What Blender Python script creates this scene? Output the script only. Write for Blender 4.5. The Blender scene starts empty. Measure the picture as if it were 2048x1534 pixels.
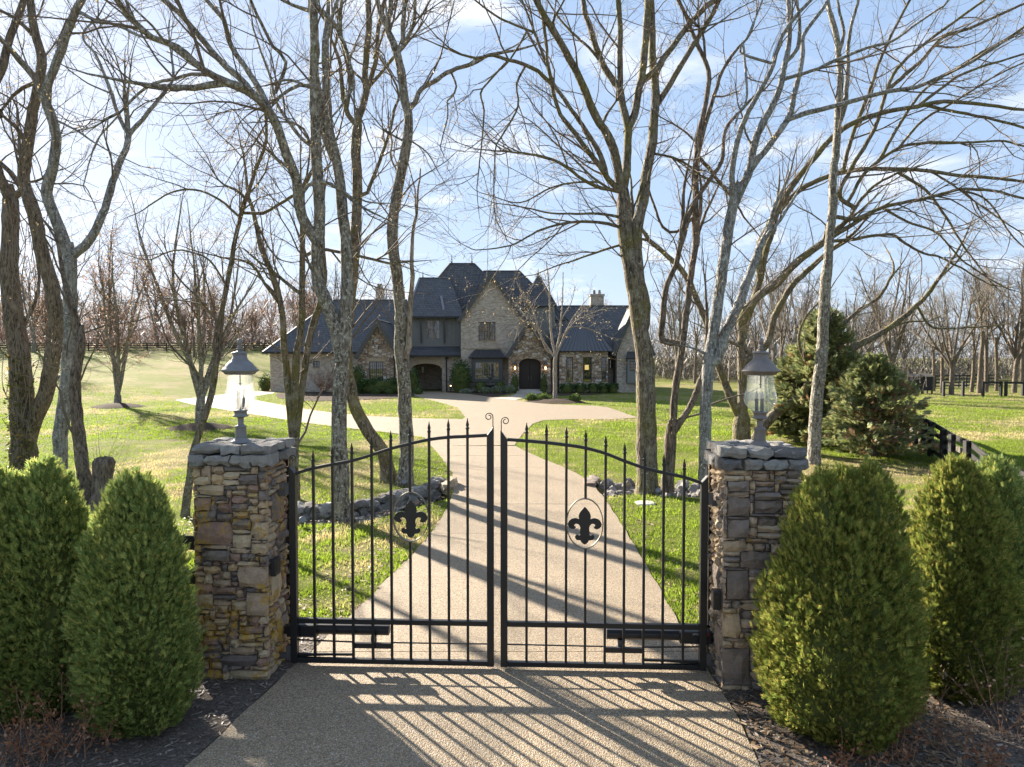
import bpy, bmesh, math, random
import numpy as np
from mathutils import Vector, Matrix, noise as mnoise

# ------------------------------------------------------------------ camera, sky, sun, exposure
F_PX, CAM_H, PITCH = 1365.0, 3.24, math.radians(2.18)     # focal length in photo pixels, eye height, tilt down
SUN_AZ, SUN_EL = math.radians(-40.0), math.radians(22.5)  # azimuth from +Y towards +X
scene = bpy.context.scene
COL = scene.collection
cam_d = bpy.data.cameras.new('camera'); cam = bpy.data.objects.new('camera', cam_d); COL.objects.link(cam)
cam.location = (0, 0, CAM_H); cam.rotation_euler = (math.pi/2 - PITCH, 0, 0)
cam_d.sensor_width = 36; cam_d.lens = 36*F_PX/2048; cam_d.clip_end = 6000; cam_d.clip_start = 0.05
scene.camera = cam
world = bpy.data.worlds.new('World'); scene.world = world; world.use_nodes = True
wn = world.node_tree; wn.nodes.clear()
def wnode(t, **kw):
    n = wn.nodes.new(t)
    for k, v in kw.items(): setattr(n, k, v)
    return n
w_out = wnode('ShaderNodeOutputWorld'); w_bg = wnode('ShaderNodeBackground')
w_sky = wnode('ShaderNodeTexSky', sky_type='NISHITA', sun_disc=False)
w_sky.sun_elevation = SUN_EL; w_sky.sun_rotation = SUN_AZ
w_sky.air_density = 1.0; w_sky.dust_density = 0.5; w_sky.ozone_density = 1.8; w_sky.altitude = 150
w_bg.inputs['Strength'].default_value = 0.115
# clouds: thin cumulus on a flat layer overhead
tc = wnode('ShaderNodeTexCoord'); sx = wnode('ShaderNodeSeparateXYZ')
wn.links.new(tc.outputs['Generated'], sx.inputs[0])
def wmath(op, a, b=None, clamp=False):
    n = wnode('ShaderNodeMath', operation=op, use_clamp=clamp)
    for i, v in enumerate((a, b)):
        if v is None: continue
        if isinstance(v, (int, float)): n.inputs[i].default_value = v
        else: wn.links.new(v, n.inputs[i])
    return n.outputs[0]
zc = wmath('MAXIMUM', sx.outputs['Z'], 0.0); zd = wmath('ADD', zc, 0.22)
cb = wnode('ShaderNodeCombineXYZ')
wn.links.new(wmath('DIVIDE', sx.outputs['X'], zd), cb.inputs[0]); wn.links.new(wmath('DIVIDE', sx.outputs['Y'], zd), cb.inputs[1])
n1 = wnode('ShaderNodeTexNoise'); n1.inputs['Scale'].default_value = 3.0; n1.inputs['Detail'].default_value = 9; n1.inputs['Roughness'].default_value = 0.55
n1.inputs['Distortion'].default_value = 0.25
mp = wnode('ShaderNodeMapping'); mp.inputs['Location'].default_value = (5.1, 2.2, 0.4); mp.inputs['Scale'].default_value = (1.0, 1.25, 1.0)
wn.links.new(cb.outputs[0], mp.inputs[0]); wn.links.new(mp.outputs[0], n1.inputs['Vector'])
rp = wnode('ShaderNodeValToRGB'); rp.color_ramp.elements[0].position = 0.52; rp.color_ramp.elements[1].position = 0.72
wn.links.new(n1.outputs['Fac'], rp.inputs[0])
hz = wmath('MULTIPLY', rp.outputs[0], 0.85)
def wscale(c, k):
    v = wnode('ShaderNodeVectorMath', operation='SCALE'); v.inputs['Scale'].default_value = k; wn.links.new(c, v.inputs[0]); return v.outputs[0]
gm = wnode('ShaderNodeGamma'); gm.inputs['Gamma'].default_value = 0.45; wn.links.new(wscale(w_sky.outputs[0], 0.4), gm.inputs[0])
mx = wnode('ShaderNodeMix', data_type='RGBA'); wn.links.new(hz, mx.inputs[0]); 
mb_ = wnode('ShaderNodeMix', data_type='RGBA'); mb_.inputs[0].default_value = 0.45; mb_.inputs[7].default_value = (0.60, 1.05, 1.95, 1)
wn.links.new(wscale(gm.outputs[0], 1.5), mb_.inputs[6]); wn.links.new(mb_.outputs[2], mx.inputs[6])
mx.inputs[7].default_value = (2.5, 2.55, 2.7, 1)
wn.links.new(mx.outputs[2], w_bg.inputs['Color']); wn.links.new(w_bg.outputs[0], w_out.inputs[0])
sun_d = bpy.data.lights.new('sun', 'SUN'); sun_d.energy = 5.0; sun_d.angle = math.radians(0.9); sun_d.color = (1.0, 0.9, 0.76)
sun = bpy.data.objects.new('sun', sun_d); COL.objects.link(sun)
sdir = Vector((math.sin(SUN_AZ)*math.cos(SUN_EL), math.cos(SUN_AZ)*math.cos(SUN_EL), math.sin(SUN_EL)))
sun.rotation_euler = sdir.to_track_quat('Z', 'Y').to_euler(); sun.location = sdir*60
vs = scene.view_settings; vs.view_transform = 'Standard'; vs.look = 'None'; vs.exposure = 2.15; vs.gamma = 1.0; vs.use_curve_mapping = False
scene.cycles.use_denoising = True; scene.cycles.max_bounces = 7; scene.cycles.diffuse_bounces = 3; scene.cycles.glossy_bounces = 3
scene.cycles.transmission_bounces = 7; scene.cycles.transparent_max_bounces = 12; scene.cycles.caustics_reflective = False; scene.cycles.caustics_refractive = False
scene.cycles.sample_clamp_indirect = 6.0
scene.render.use_persistent_data = False

# ------------------------------------------------------------------ helpers
CP, SP = math.cos(PITCH), math.sin(PITCH)
def W(px, py, Y):
    """photo direction -> point on the vertical plane at distance Y"""
    dx = (px-1024)/F_PX; dz = -(py-767)/F_PX
    vy = CP + dz*SP; vz = -SP + dz*CP
    return np.array((dx*Y/vy, Y, CAM_H + vz*Y/vy))
def G(px, py, z=0.0):
    """photo direction -> point on the ground"""
    dx = (px-1024)/F_PX; dz = -(py-767)/F_PX
    vy = CP + dz*SP; vz = -SP + dz*CP
    t = (z-CAM_H)/vz
    return np.array((dx*t, vy*t, z))
def tag(o, label=None, cat=None, group=None, kind=None):
    if label: o['label'] = label
    if cat: o['category'] = cat
    if group: o['group'] = group
    if kind: o['kind'] = kind
    return o
def thing(name, label, cat, loc=(0, 0, 0), rotz=0, group=None):
    o = bpy.data.objects.new(name, None); COL.objects.link(o); o.location = loc; o.rotation_euler = (0, 0, rotz)
    o.empty_display_size = 0.2
    return tag(o, label, cat, group)
def link(name, me, mat=None, parent=None, loc=None):
    o = bpy.data.objects.new(name, me); COL.objects.link(o)
    if mat is not None and len(me.materials) == 0: me.materials.append(mat)
    if parent is not None: o.parent = parent
    if loc is not None: o.location = loc
    return o
def np_mesh(name, V, faces, nside, smooth=False):
    """V (n,3), faces (m,nside)"""
    me = bpy.data.meshes.new(name); V = np.asarray(V, np.float32); Fc = np.asarray(faces, np.int32)
    me.vertices.add(len(V)); me.vertices.foreach_set('co', V.ravel())
    me.loops.add(Fc.size); me.loops.foreach_set('vertex_index', Fc.ravel())
    me.polygons.add(len(Fc)); me.polygons.foreach_set('loop_start', np.arange(0, Fc.size, nside, dtype=np.int32))
    if smooth: me.polygons.foreach_set('use_smooth', np.ones(len(Fc), bool))
    me.update(calc_edges=True)
    return me
def copy_tree(o, parent=None):
    c = o.copy(); COL.objects.link(c); c.parent = parent
    for ch in o.children: copy_tree(ch, c)
    return c
class MB:
    """collects polygons; build() links ONE mesh object"""
    def __init__(s, off=(0, 0, 0)): s.v = []; s.f = []; s.sm = []; s.off = off
    def add(s, vs, fs, smooth=False):
        n = len(s.v); s.v += [tuple(v) for v in vs]; s.f += [tuple(i+n for i in f) for f in fs]; s.sm += [smooth]*len(fs); return s
    def box(s, x0, x1, y0, y1, z0, z1):
        return s.add([(x0,y0,z0),(x1,y0,z0),(x1,y1,z0),(x0,y1,z0),(x0,y0,z1),(x1,y0,z1),(x1,y1,z1),(x0,y1,z1)],
                     [(0,3,2,1),(4,5,6,7),(0,1,5,4),(1,2,6,5),(2,3,7,6),(3,0,4,7)])
    def bar(s, a, b, w, h=None, up=(0, 0, 1)):
        a = Vector(a); b = Vector(b); d = (b-a).normalized(); up = Vector(up); h = h or w
        if abs(d.dot(up)) > 0.99: up = Vector((0, 1, 0))
        x = d.cross(up).normalized(); y = x.cross(d).normalized(); P = []
        for e in (a, b):
            for sx_, sy_ in ((-1,-1),(1,-1),(1,1),(-1,1)): P.append(e + x*sx_*w/2 + y*sy_*h/2)
        return s.add(P, [(3,2,1,0),(4,5,6,7),(0,1,5,4),(1,2,6,5),(2,3,7,6),(3,0,4,7)])
    def tube(s, pts, rad, n=8, closed=False):
        pts = np.asarray(pts, float); k = len(pts)
        rad = np.full(k, rad, float) if np.isscalar(rad) else np.asarray(rad, float)
        V, Fq = tube_arrays(pts, rad, n, closed)
        s.add(V, [tuple(q) for q in Fq], True)
        if not closed:
            s.add([V[i] for i in range(n)], [tuple(range(n-1, -1, -1))]); s.add([V[(k-1)*n+i] for i in range(n)], [tuple(range(n))])
        return s
    def lathe(s, prof, n=24, c=(0, 0, 0), flute=0.0, fl_n=20):
        V = []; fs = []; m = len(prof)
        for r, z in prof:
            for i in range(n):
                a = 2*math.pi*i/n; rr = r*(1+flute*math.cos(fl_n*a)); V.append((c[0]+rr*math.cos(a), c[1]+rr*math.sin(a), c[2]+z))
        for j in range(m-1):
            for i in range(n):
                fs.append((j*n+i, j*n+(i+1) % n, (j+1)*n+(i+1) % n, (j+1)*n+i))
        return s.add(V, fs, True)
    def prism(s, poly, d, flip=False):
        """poly: 3D points of a planar polygon, d: extrusion vector"""
        n = len(poly); P = [tuple(p) for p in poly]; Q = [tuple(np.array(p)+np.array(d)) for p in poly]
        fs = [tuple(range(n)), tuple(range(2*n-1, n-1, -1))] + [(i, n+i, n+(i+1) % n, (i+1) % n) for i in range(n)]
        return s.add(P+Q, fs)
    def mesh(s, name):
        me = bpy.data.meshes.new(name); off = np.array(s.off)
        me.from_pydata([tuple(np.array(v)-off) for v in s.v], [], s.f)
        me.polygons.foreach_set('use_smooth', np.array(s.sm, bool)); me.update()
        return me
    def build(s, name, mat=None, parent=None, bevel=0, fixn=True, loc=None):
        me = s.mesh(name)
        if fixn or bevel:
            bm = bmesh.new(); bm.from_mesh(me)
            if fixn: bmesh.ops.recalc_face_normals(bm, faces=bm.faces)
            bm.to_mesh(me); bm.free()
        o = link(name, me, mat, parent, loc)
        if bevel:
            b = o.modifiers.new('bevel', 'BEVEL'); b.width = bevel; b.segments = 2; b.limit_method = 'ANGLE'
        return o
def tube_arrays(pts, rad, n, closed=False):
    k = len(pts)
    if closed: t = np.roll(pts, -1, 0)-np.roll(pts, 1, 0)
    else: t = np.gradient(pts, axis=0)
    t = t/np.maximum(np.linalg.norm(t, axis=1, keepdims=True), 1e-9)
    m = np.abs(t.mean(0)); ref = np.array((1., 0, 0)) if m[0] <= min(m[1], m[2])+0.05 else (np.array((0, 1., 0)) if m[1] <= m[2] else np.array((0, 0, 1.)))
    u = np.cross(t, ref); u /= np.maximum(np.linalg.norm(u, axis=1, keepdims=True), 1e-9); w = np.cross(t, u)
    a = np.arange(n)*2*math.pi/n
    V = pts[:, None, :] + rad[:, None, None]*(np.cos(a)[None, :, None]*u[:, None, :] + np.sin(a)[None, :, None]*w[:, None, :])
    i = np.arange(n); j = np.arange(k if closed else k-1); A = j[:, None]*n; Bx = ((j+1) % k)[:, None]*n
    Fq = np.stack([A+i, A+(i+1) % n, Bx+(i+1) % n, Bx+i], -1).reshape(-1, 4)
    return V.reshape(-1, 3), Fq
def smooth_line(P, step):
    """Catmull-Rom through P (n,k) resampled roughly every step (first three columns are space)"""
    P = np.asarray(P, float)
    if len(P) < 3: Q = np.vstack([2*P[0]-P[1], P, 2*P[-1]-P[-2]])
    else: Q = np.vstack([2*P[0]-P[1], P, 2*P[-1]-P[-2]])
    out = []
    for i in range(1, len(Q)-2):
        p0, p1, p2, p3 = Q[i-1], Q[i], Q[i+1], Q[i+2]
        m = max(1, int(round(np.linalg.norm((p2-p1)[:3])/step)))
        t = (np.arange(m)/m)[:, None]
        out.append(0.5*((2*p1)+(-p0+p2)*t+(2*p0-5*p1+4*p2-p3)*t**2+(-p0+3*p1-3*p2+p3)*t**3))
    out.append(P[-1:])
    return np.vstack(out)
# ------------------------------------------------------------------ procedural materials
class NT:
    def __init__(s, name):
        s.m = bpy.data.materials.new(name); s.m.use_nodes = True; s.t = s.m.node_tree; s.b = s.t.nodes['Principled BSDF']
        s.out = s.t.nodes['Material Output']
        s.b.inputs['Specular IOR Level'].default_value = 0.25
    def n(s, t, **kw):
        x = s.t.nodes.new(t)
        for k, v in kw.items(): setattr(x, k, v)
        return x
    def l(s, a, b): s.t.links.new(a, b)
    def pos(s): return s.n('ShaderNodeNewGeometry').outputs['Position']
    def obj(s): return s.n('ShaderNodeTexCoord').outputs['Object']
    def island(s): return s.n('ShaderNodeNewGeometry').outputs['Random Per Island']
    def rnd(s): return s.n('ShaderNodeObjectInfo').outputs['Random']
    def mapv(s, v, scale=(1, 1, 1), rot=(0, 0, 0)):
        x = s.n('ShaderNodeMapping'); x.inputs['Scale'].default_value = scale; x.inputs['Rotation'].default_value = rot; s.l(v, x.inputs[0]); return x.outputs[0]
    def noise(s, v, scale, detail=4, rough=0.55, dist=0):
        x = s.n('ShaderNodeTexNoise'); x.inputs['Scale'].default_value = scale; x.inputs['Detail'].default_value = detail
        x.inputs['Roughness'].default_value = rough; x.inputs['Distortion'].default_value = dist; s.l(v, x.inputs['Vector']); return x.outputs['Fac']
    def vor(s, v, scale, feature='F1', out='Distance', rnd=1.0):
        x = s.n('ShaderNodeTexVoronoi', feature=feature); x.inputs['Scale'].default_value = scale; x.inputs['Randomness'].default_value = rnd
        s.l(v, x.inputs['Vector']); return x.outputs[out]
    def ramp(s, f, stops, interp='LINEAR'):
        x = s.n('ShaderNodeValToRGB'); cr = x.color_ramp; cr.interpolation = interp
        while len(cr.elements) < len(stops): cr.elements.new(0.5)
        for e, (p, c) in zip(cr.elements, stops):
            e.position = p; e.color = (c, c, c, 1) if isinstance(c, (int, float)) else (*c, 1)
        s.l(f, x.inputs[0]); return x.outputs[0]
    def mix(s, f, a, b, mode='MIX'):
        x = s.n('ShaderNodeMix', data_type='RGBA', blend_type=mode)
        for i, v in ((0, f), (6, a), (7, b)):
            if isinstance(v, (int, float)): x.inputs[i].default_value = v if i == 0 else (v, v, v, 1)
            elif isinstance(v, tuple): x.inputs[i].default_value = (*v, 1)
            else: s.l(v, x.inputs[i])
        return x.outputs[2]
    def math(s, op, a, b=0.0):
        x = s.n('ShaderNodeMath', operation=op)
        for i, v in enumerate((a, b)):
            if isinstance(v, (int, float)): x.inputs[i].default_value = v
            else: s.l(v, x.inputs[i])
        return x.outputs[0]
    def sep(s, v, k):
        x = s.n('ShaderNodeSeparateXYZ'); s.l(v, x.inputs[0]); return x.outputs[k]
    def color(s, c):
        if isinstance(c, tuple): s.b.inputs['Base Color'].default_value = (*c, 1)
        else: s.l(c, s.b.inputs['Base Color'])
        return s
    def rough(s, r):
        if isinstance(r, (int, float)): s.b.inputs['Roughness'].default_value = r
        else: s.l(r, s.b.inputs['Roughness'])
        return s
    def bump(s, h, dist=0.01, strength=1.0):
        x = s.n('ShaderNodeBump'); x.inputs['Distance'].default_value = dist; x.inputs['Strength'].default_value = strength
        s.l(h, x.inputs['Height']); s.l(x.outputs[0], s.b.inputs['Normal']); return s
    def translucent(s, col, fac=0.4):
        tr = s.n('ShaderNodeBsdfTranslucent')
        if isinstance(col, tuple): tr.inputs[0].default_value = (*col, 1)
        else: s.l(col, tr.inputs[0])
        mx_ = s.n('ShaderNodeMixShader'); mx_.inputs[0].default_value = fac
        s.l(s.b.outputs[0], mx_.inputs[1]); s.l(tr.outputs[0], mx_.inputs[2]); s.l(mx_.outputs[0], s.out.inputs[0]); return s
    def spec(s, v): s.b.inputs['Specular IOR Level'].default_value = v; return s
def plain(name, c, r=0.7, metal=0.0, var=0.15, scale=8.0, spec=0.3):
    t = NT(name); f = t.noise(t.obj(), scale, 5, 0.6)
    t.color(t.mix(f, tuple(x*(1-var) for x in c), tuple(min(1, x*(1+var)) for x in c))).rough(r).spec(spec)
    t.b.inputs['Metallic'].default_value = metal
    return t.m
MT = {}
def m_lawn():
    t = NT('lawn'); p = t.pos()
    big = t.noise(p, 0.16, 4, 0.55, 0.6); mid = t.noise(p, 1.3, 5, 0.6); fine = t.noise(p, 18, 4, 0.7); hair = t.noise(t.mapv(p, (60, 22, 60)), 3, 2)
    green = t.mix(fine, (0.105, 0.145, 0.018), (0.21, 0.255, 0.040))
    straw = t.mix(fine, (0.22, 0.18, 0.085), (0.42, 0.35, 0.19))
    f = t.math('ADD', t.math('MULTIPLY', big, 0.62), t.math('MULTIPLY', mid, 0.38))
    c = t.mix(t.ramp(f, [(0.46, 0.0), (0.60, 1.0)]), green, straw)
    far = t.ramp(t.math('MULTIPLY', t.sep(p, 1), 0.01), [(0.30, 0.0), (0.62, 0.45)])
    c = t.mix(t.math('MULTIPLY', far, t.ramp(mid, [(0.35, 0), (0.6, 1)])), c, straw)
    t.color(t.mix(t.ramp(hair, [(0.3, 0.35), (0.7, 0.0)]), c, (0.02, 0.03, 0.008))).rough(0.95).spec(0.05)
    t.bump(t.math('ADD', fine, t.math('MULTIPLY', hair, 0.6)), 0.06)
    return t.m
def m_grass(name, a, b, straw, sf):
    t = NT(name); r = t.island(); p = t.pos()
    f = t.math('ADD', t.math('MULTIPLY', t.noise(p, 0.16, 4, 0.55, 0.6), 0.62), t.math('MULTIPLY', t.noise(p, 1.3, 5, 0.6), 0.38))
    c = t.mix(r, a, b)
    w = t.math('ADD', t.ramp(f, [(0.46, 0.0), (0.60, 0.85)]), t.math('MULTIPLY', r, sf))
    c = t.mix(t.ramp(w, [(0.45, 0), (0.75, 1)]), c, straw)
    t.color(c).rough(0.6).spec(0.2); t.translucent(c, 0.5)
    return t.m
def m_aggregate():
    t = NT('exposed_aggregate'); p = t.pos()
    cell = t.vor(p, 75, 'F1', 'Color'); d = t.vor(p, 75, 'F1', 'Distance')
    v = t.n('ShaderNodeSeparateColor'); t.l(cell, v.inputs[0])
    peb = t.ramp(v.outputs[0], [(0.0, (0.15, 0.092, 0.05)), (0.22, (0.34, 0.245, 0.14)), (0.5, (0.45, 0.34, 0.20)), (0.75, (0.51, 0.41, 0.27)), (0.93, (0.37, 0.31, 0.225)), (1.0, (0.70, 0.63, 0.51))])
    c = t.mix(t.ramp(d, [(0.30, 0.0), (0.62, 0.8)]), peb, (0.16, 0.13, 0.10))
    st = t.noise(p, 0.7, 5, 0.65); c = t.mix(t.ramp(st, [(0.35, 0.22), (0.65, 0.0)]), c, (0.20, 0.16, 0.115))
    st2 = t.noise(t.mapv(p, (2.2, 0.25, 1)), 1.6, 4, 0.65); c = t.mix(t.ramp(st2, [(0.50, 0.0), (0.72, 0.32)]), c, (0.20, 0.165, 0.12))
    st3 = t.noise(p, 9, 5, 0.75); c = t.mix(t.ramp(st3, [(0.60, 0.0), (0.70, 0.35)]), c, (0.13, 0.11, 0.085))
    t.color(c).rough(0.75).spec(0.3); t.bump(t.ramp(d, [(0.0, 1.0), (0.7, 0.0)]), 0.006, 0.9)
    return t.m
def m_mulch():
    t = NT('mulch'); p = t.pos()
    ch = t.noise(t.mapv(p, (30, 90, 60), (0, 0, 0.6)), 1.0, 4, 0.7); n2 = t.noise(p, 2.2, 4); fine = t.noise(p, 60, 3, 0.7)
    c = t.ramp(t.math('ADD', t.math('MULTIPLY', ch, 0.6), t.math('MULTIPLY', fine, 0.4)), [(0.30, (0.05, 0.042, 0.036)), (0.52, (0.17, 0.145, 0.125)), (0.72, (0.36, 0.31, 0.26))])
    t.color(t.mix(t.ramp(n2, [(0.5, 0), (0.75, 0.5)]), c, (0.15, 0.11, 0.08))).rough(0.95).spec(0.1); t.bump(t.math('ADD', ch, fine), 0.03)
    return t.m
def m_mulch_dark():
    t = NT('dark_mulch'); p = t.pos(); n_ = t.noise(p, 24, 5, 0.75); t.color(t.ramp(n_, [(0.3, (0.028, 0.021, 0.016)), (0.6, (0.10, 0.076, 0.058)), (0.8, (0.19, 0.15, 0.115))])).rough(0.95).spec(0.05); t.bump(n_, 0.05)
    return t.m
def m_bark(name, dark, light, lichen, moss, lf=0.6, mf=0.5):
    t = NT(name); p = t.pos()
    f = t.noise(t.mapv(p, (22, 22, 5)), 1.0, 6, 0.7, 0.8); pl = t.vor(t.mapv(p, (26, 26, 6)), 1.0)
    c = t.mix(t.ramp(f, [(0.40, 0), (0.62, 1)]), tuple(0.6*x for x in dark), light)
    mo = t.noise(p, 1.4, 4, 0.6); c = t.mix(t.ramp(mo, [(mf, 0.0), (mf+0.16, 0.75)]), c, moss)
    bl = t.noise(p, 3.2, 5, 0.65); c = t.mix(t.ramp(bl, [(0.50, 0.0), (0.72, 0.55)]), c, tuple(0.55*a+0.45*b for a, b in zip(light, lichen)))
    li = t.noise(p, 15, 5, 0.75); c = t.mix(t.ramp(li, [(lf-0.03, 0.0), (lf+0.05, 0.85)]), c, lichen)
    t.color(c).rough(0.9).spec(0.15); t.bump(t.math('ADD', f, t.math('MULTIPLY', pl, 0.8)), 0.03, 0.9)
    return t.m
def m_stone(name, cols, lich, lf, pale, pf):
    t = NT(name); p = t.pos(); r = t.rnd(); ob = t.obj()
    k = len(cols); c = t.ramp(r, [((i+0.5)/k if 0 < i < k-1 else (0.0 if i == 0 else 0.97), cc) for i, cc in enumerate(cols)], 'CONSTANT')
    f = t.noise(p, 14, 6, 0.7); g = t.noise(p, 70, 4, 0.7); s = t.noise(t.mapv(p, (5, 5, 26)), 1.0, 5, 0.6, 0.4)
    c = t.mix(t.ramp(f, [(0.25, 0.45), (0.6, 0.0)]), c, (0.06, 0.054, 0.05), 'MIX')
    c = t.mix(t.ramp(s, [(0.50, 0.0), (0.75, 0.30)]), c, (0.38, 0.32, 0.23))
    c = t.mix(t.ramp(t.noise(p, 7, 6, 0.7), [(pf, 0.0), (pf+0.1, 0.6)]), c, pale)
    if lich:
        geo = t.math('MULTIPLY', t.noise(p, 3.0, 2), t.noise(p, 22, 6, 0.8))
        c = t.mix(t.ramp(geo, [(lf, 0.0), (lf+0.05, 0.9)]), c, lich)
    t.color(c).rough(0.9).spec(0.2); t.bump(t.math('ADD', f, t.math('MULTIPLY', g, 0.5)), 0.025)
    return t.m
def m_brick():
    t = NT('tumbled_brick'); p = t.pos()
    x = t.sep(p, 0); z = t.sep(p, 2); y = t.sep(p, 1)
    cv = t.n('ShaderNodeCombineXYZ'); t.l(t.math('ADD', x, y), cv.inputs[0]); t.l(z, cv.inputs[1])
    br = t.n('ShaderNodeTexBrick'); t.l(cv.outputs[0], br.inputs['Vector'])
    br.inputs['Scale'].default_value = 1.0; br.inputs['Brick Width'].default_value = 0.24; br.inputs['Row Height'].default_value = 0.095
    br.inputs['Mortar Size'].default_value = 0.011; br.inputs['Color1'].default_value = (0.50, 0.44, 0.36, 1); br.inputs['Color2'].default_value = (0.17, 0.13, 0.10, 1)
    br.inputs['Mortar'].default_value = (0.46, 0.43, 0.38, 1); br.inputs['Bias'].default_value = -0.25
    n_ = t.noise(p, 1.1, 5); c = t.mix(t.ramp(n_, [(0.45, 0), (0.7, 0.35)]), br.outputs['Color'], (0.27, 0.19, 0.14))
    t.color(c).rough(0.9).spec(0.1); t.bump(br.outputs['Fac'], -0.012)
    return t.m
def m_fieldstone():
    t = NT('field_stone'); p = t.pos()
    x = t.sep(p, 0); z = t.sep(p, 2); y = t.sep(p, 1)
    cv = t.n('ShaderNodeCombineXYZ'); t.l(t.math('ADD', x, y), cv.inputs[0]); t.l(t.math('MULTIPLY', z, 1.7), cv.inputs[1])
    wob = t.noise(p, 2.0, 2)
    cell = t.vor(cv.outputs[0], 2.7, 'F1', 'Color'); e = t.vor(cv.outputs[0], 2.7, 'DISTANCE_TO_EDGE', 'Distance')
    v = t.n('ShaderNodeSeparateColor'); t.l(cell, v.inputs[0])
    c = t.ramp(v.outputs[0], [(0.0, (0.20, 0.145, 0.11)), (0.25, (0.46, 0.345, 0.22)), (0.5, (0.34, 0.25, 0.18)), (0.72, (0.54, 0.445, 0.32)), (0.9, (0.62, 0.57, 0.49)), (1, (0.66, 0.62, 0.56))])
    c = t.mix(t.ramp(t.noise(p, 6, 5, 0.7), [(0.35, 0.4), (0.65, 0)]), c, (0.08, 0.06, 0.05))
    t.color(t.mix(t.ramp(e, [(0.015, 0.75), (0.06, 0)]), c, (0.10, 0.085, 0.07))).rough(0.95).spec(0.1); t.bump(t.ramp(e, [(0, 0), (0.12, 1)]), 0.04)
    return t.m
def m_shingle(name, a, b):
    t = NT(name); p = t.pos(); z = t.sep(p, 2); cv = t.n('ShaderNodeCombineXYZ')
    t.l(t.math('ADD', t.sep(p, 0), t.sep(p, 1)), cv.inputs[0]); t.l(z, cv.inputs[1])
    br = t.n('ShaderNodeTexBrick'); t.l(cv.outputs[0], br.inputs['Vector']); br.inputs['Scale'].default_value = 1.0
    br.inputs['Brick Width'].default_value = 0.35; br.inputs['Row Height'].default_value = 0.21; br.inputs['Mortar Size'].default_value = 0.014
    br.inputs['Color1'].default_value = (*a, 1); br.inputs['Color2'].default_value = (*b, 1); br.inputs['Mortar'].default_value = (a[0]*0.3, a[1]*0.3, a[2]*0.3, 1)
    n_ = t.noise(p, 0.8, 5, 0.6); t.color(t.mix(t.ramp(n_, [(0.4, 0), (0.75, 0.4)]), br.outputs['Color'], (0.10, 0.098, 0.10))).rough(0.75).spec(0.35)
    t.bump(br.outputs['Fac'], -0.03)
    return t.m
def m_leaf(name, a, b, tip, tf=0.35, trans=0.3, noise_scale=3.0):
    t = NT(name); r = t.island(); n_ = t.noise(t.pos(), noise_scale, 3)
    c = t.mix(t.ramp(t.math('ADD', t.math('MULTIPLY', r, 0.6), t.math('MULTIPLY', n_, 0.4)), [(0.2, 0), (0.8, 1)]), a, b)
    c = t.mix(t.ramp(r, [(1-tf, 0.0), (1.0, 1.0)]), c, tip)
    t.color(c).rough(0.55).spec(0.3); t.translucent(c, trans)
    return t.m
MT['lawn'] = m_lawn(); MT['aggregate'] = m_aggregate(); MT['mulch'] = m_mulch(); MT['mulch_dark'] = m_mulch_dark()
MT['grass'] = m_grass('grass_blades', (0.13, 0.205, 0.016), (0.31, 0.40, 0.045), (0.48, 0.41, 0.19), 0.13)
MT['bark_gray'] = m_bark('bark_gray', (0.086, 0.070, 0.056), (0.304, 0.267, 0.219), (0.486, 0.498, 0.425), (0.134, 0.122, 0.042), 0.56, 0.57)
MT['bark_moss'] = m_bark('bark_moss', (0.069, 0.057, 0.043), (0.244, 0.199, 0.144), (0.399, 0.399, 0.321), (0.144, 0.127, 0.034), 0.60, 0.46)
MT['bark_pale'] = m_bark('bark_pale', (0.124, 0.119, 0.109), (0.331, 0.320, 0.300), (0.476, 0.486, 0.455), (0.155, 0.155, 0.104), 0.57, 0.66)
MT['bark_brown'] = m_bark('bark_brown', (0.081, 0.065, 0.049), (0.252, 0.201, 0.155), (0.275, 0.252, 0.207), (0.115, 0.098, 0.058), 0.70, 0.62)
MT['bark_peel'] = m_bark('bark_peeling', (0.20, 0.165, 0.135), (0.42, 0.37, 0.31), (0.45, 0.40, 0.34), (0.22, 0.15, 0.10), 0.58, 0.55)
MT['dead_wood'] = m_bark('dead_wood', (0.20, 0.165, 0.125), (0.42, 0.36, 0.29), (0.5, 0.46, 0.40), (0.25, 0.20, 0.15), 0.66, 0.66)
MT['twig'] = plain('twig', (0.14, 0.11, 0.085), 0.85, var=0.4, scale=2)
MT['twig_pale'] = plain('twig_pale', (0.20, 0.175, 0.145), 0.85, var=0.35, scale=2)
MT['twig_red'] = plain('twig_red', (0.13, 0.075, 0.055), 0.85, var=0.35, scale=2)
MT['bud'] = m_leaf('bud', (0.26, 0.20, 0.11), (0.42, 0.33, 0.18), (0.5, 0.41, 0.24), 0.3, 0.45)
MT['leaf_dry'] = m_leaf('dry_leaf', (0.26, 0.165, 0.115), (0.42, 0.29, 0.21), (0.50, 0.38, 0.29), 0.3, 0.4)
MT['arb'] = m_leaf('arborvitae_spray', (0.144, 0.219, 0.062), (0.375, 0.450, 0.131), (0.575, 0.525, 0.150), 0.35, 0.45, 5.0)
MT['arb_gold'] = m_leaf('arborvitae_spray_gold', (0.115, 0.160, 0.034), (0.30, 0.345, 0.070), (0.45, 0.365, 0.100), 0.38, 0.45, 5.0)
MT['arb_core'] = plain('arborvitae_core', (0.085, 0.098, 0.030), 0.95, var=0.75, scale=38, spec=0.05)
MT['cedar'] = m_leaf('cedar_spray', (0.109, 0.145, 0.065), (0.275, 0.304, 0.123), (0.478, 0.435, 0.189), 0.35, 0.35)
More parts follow.
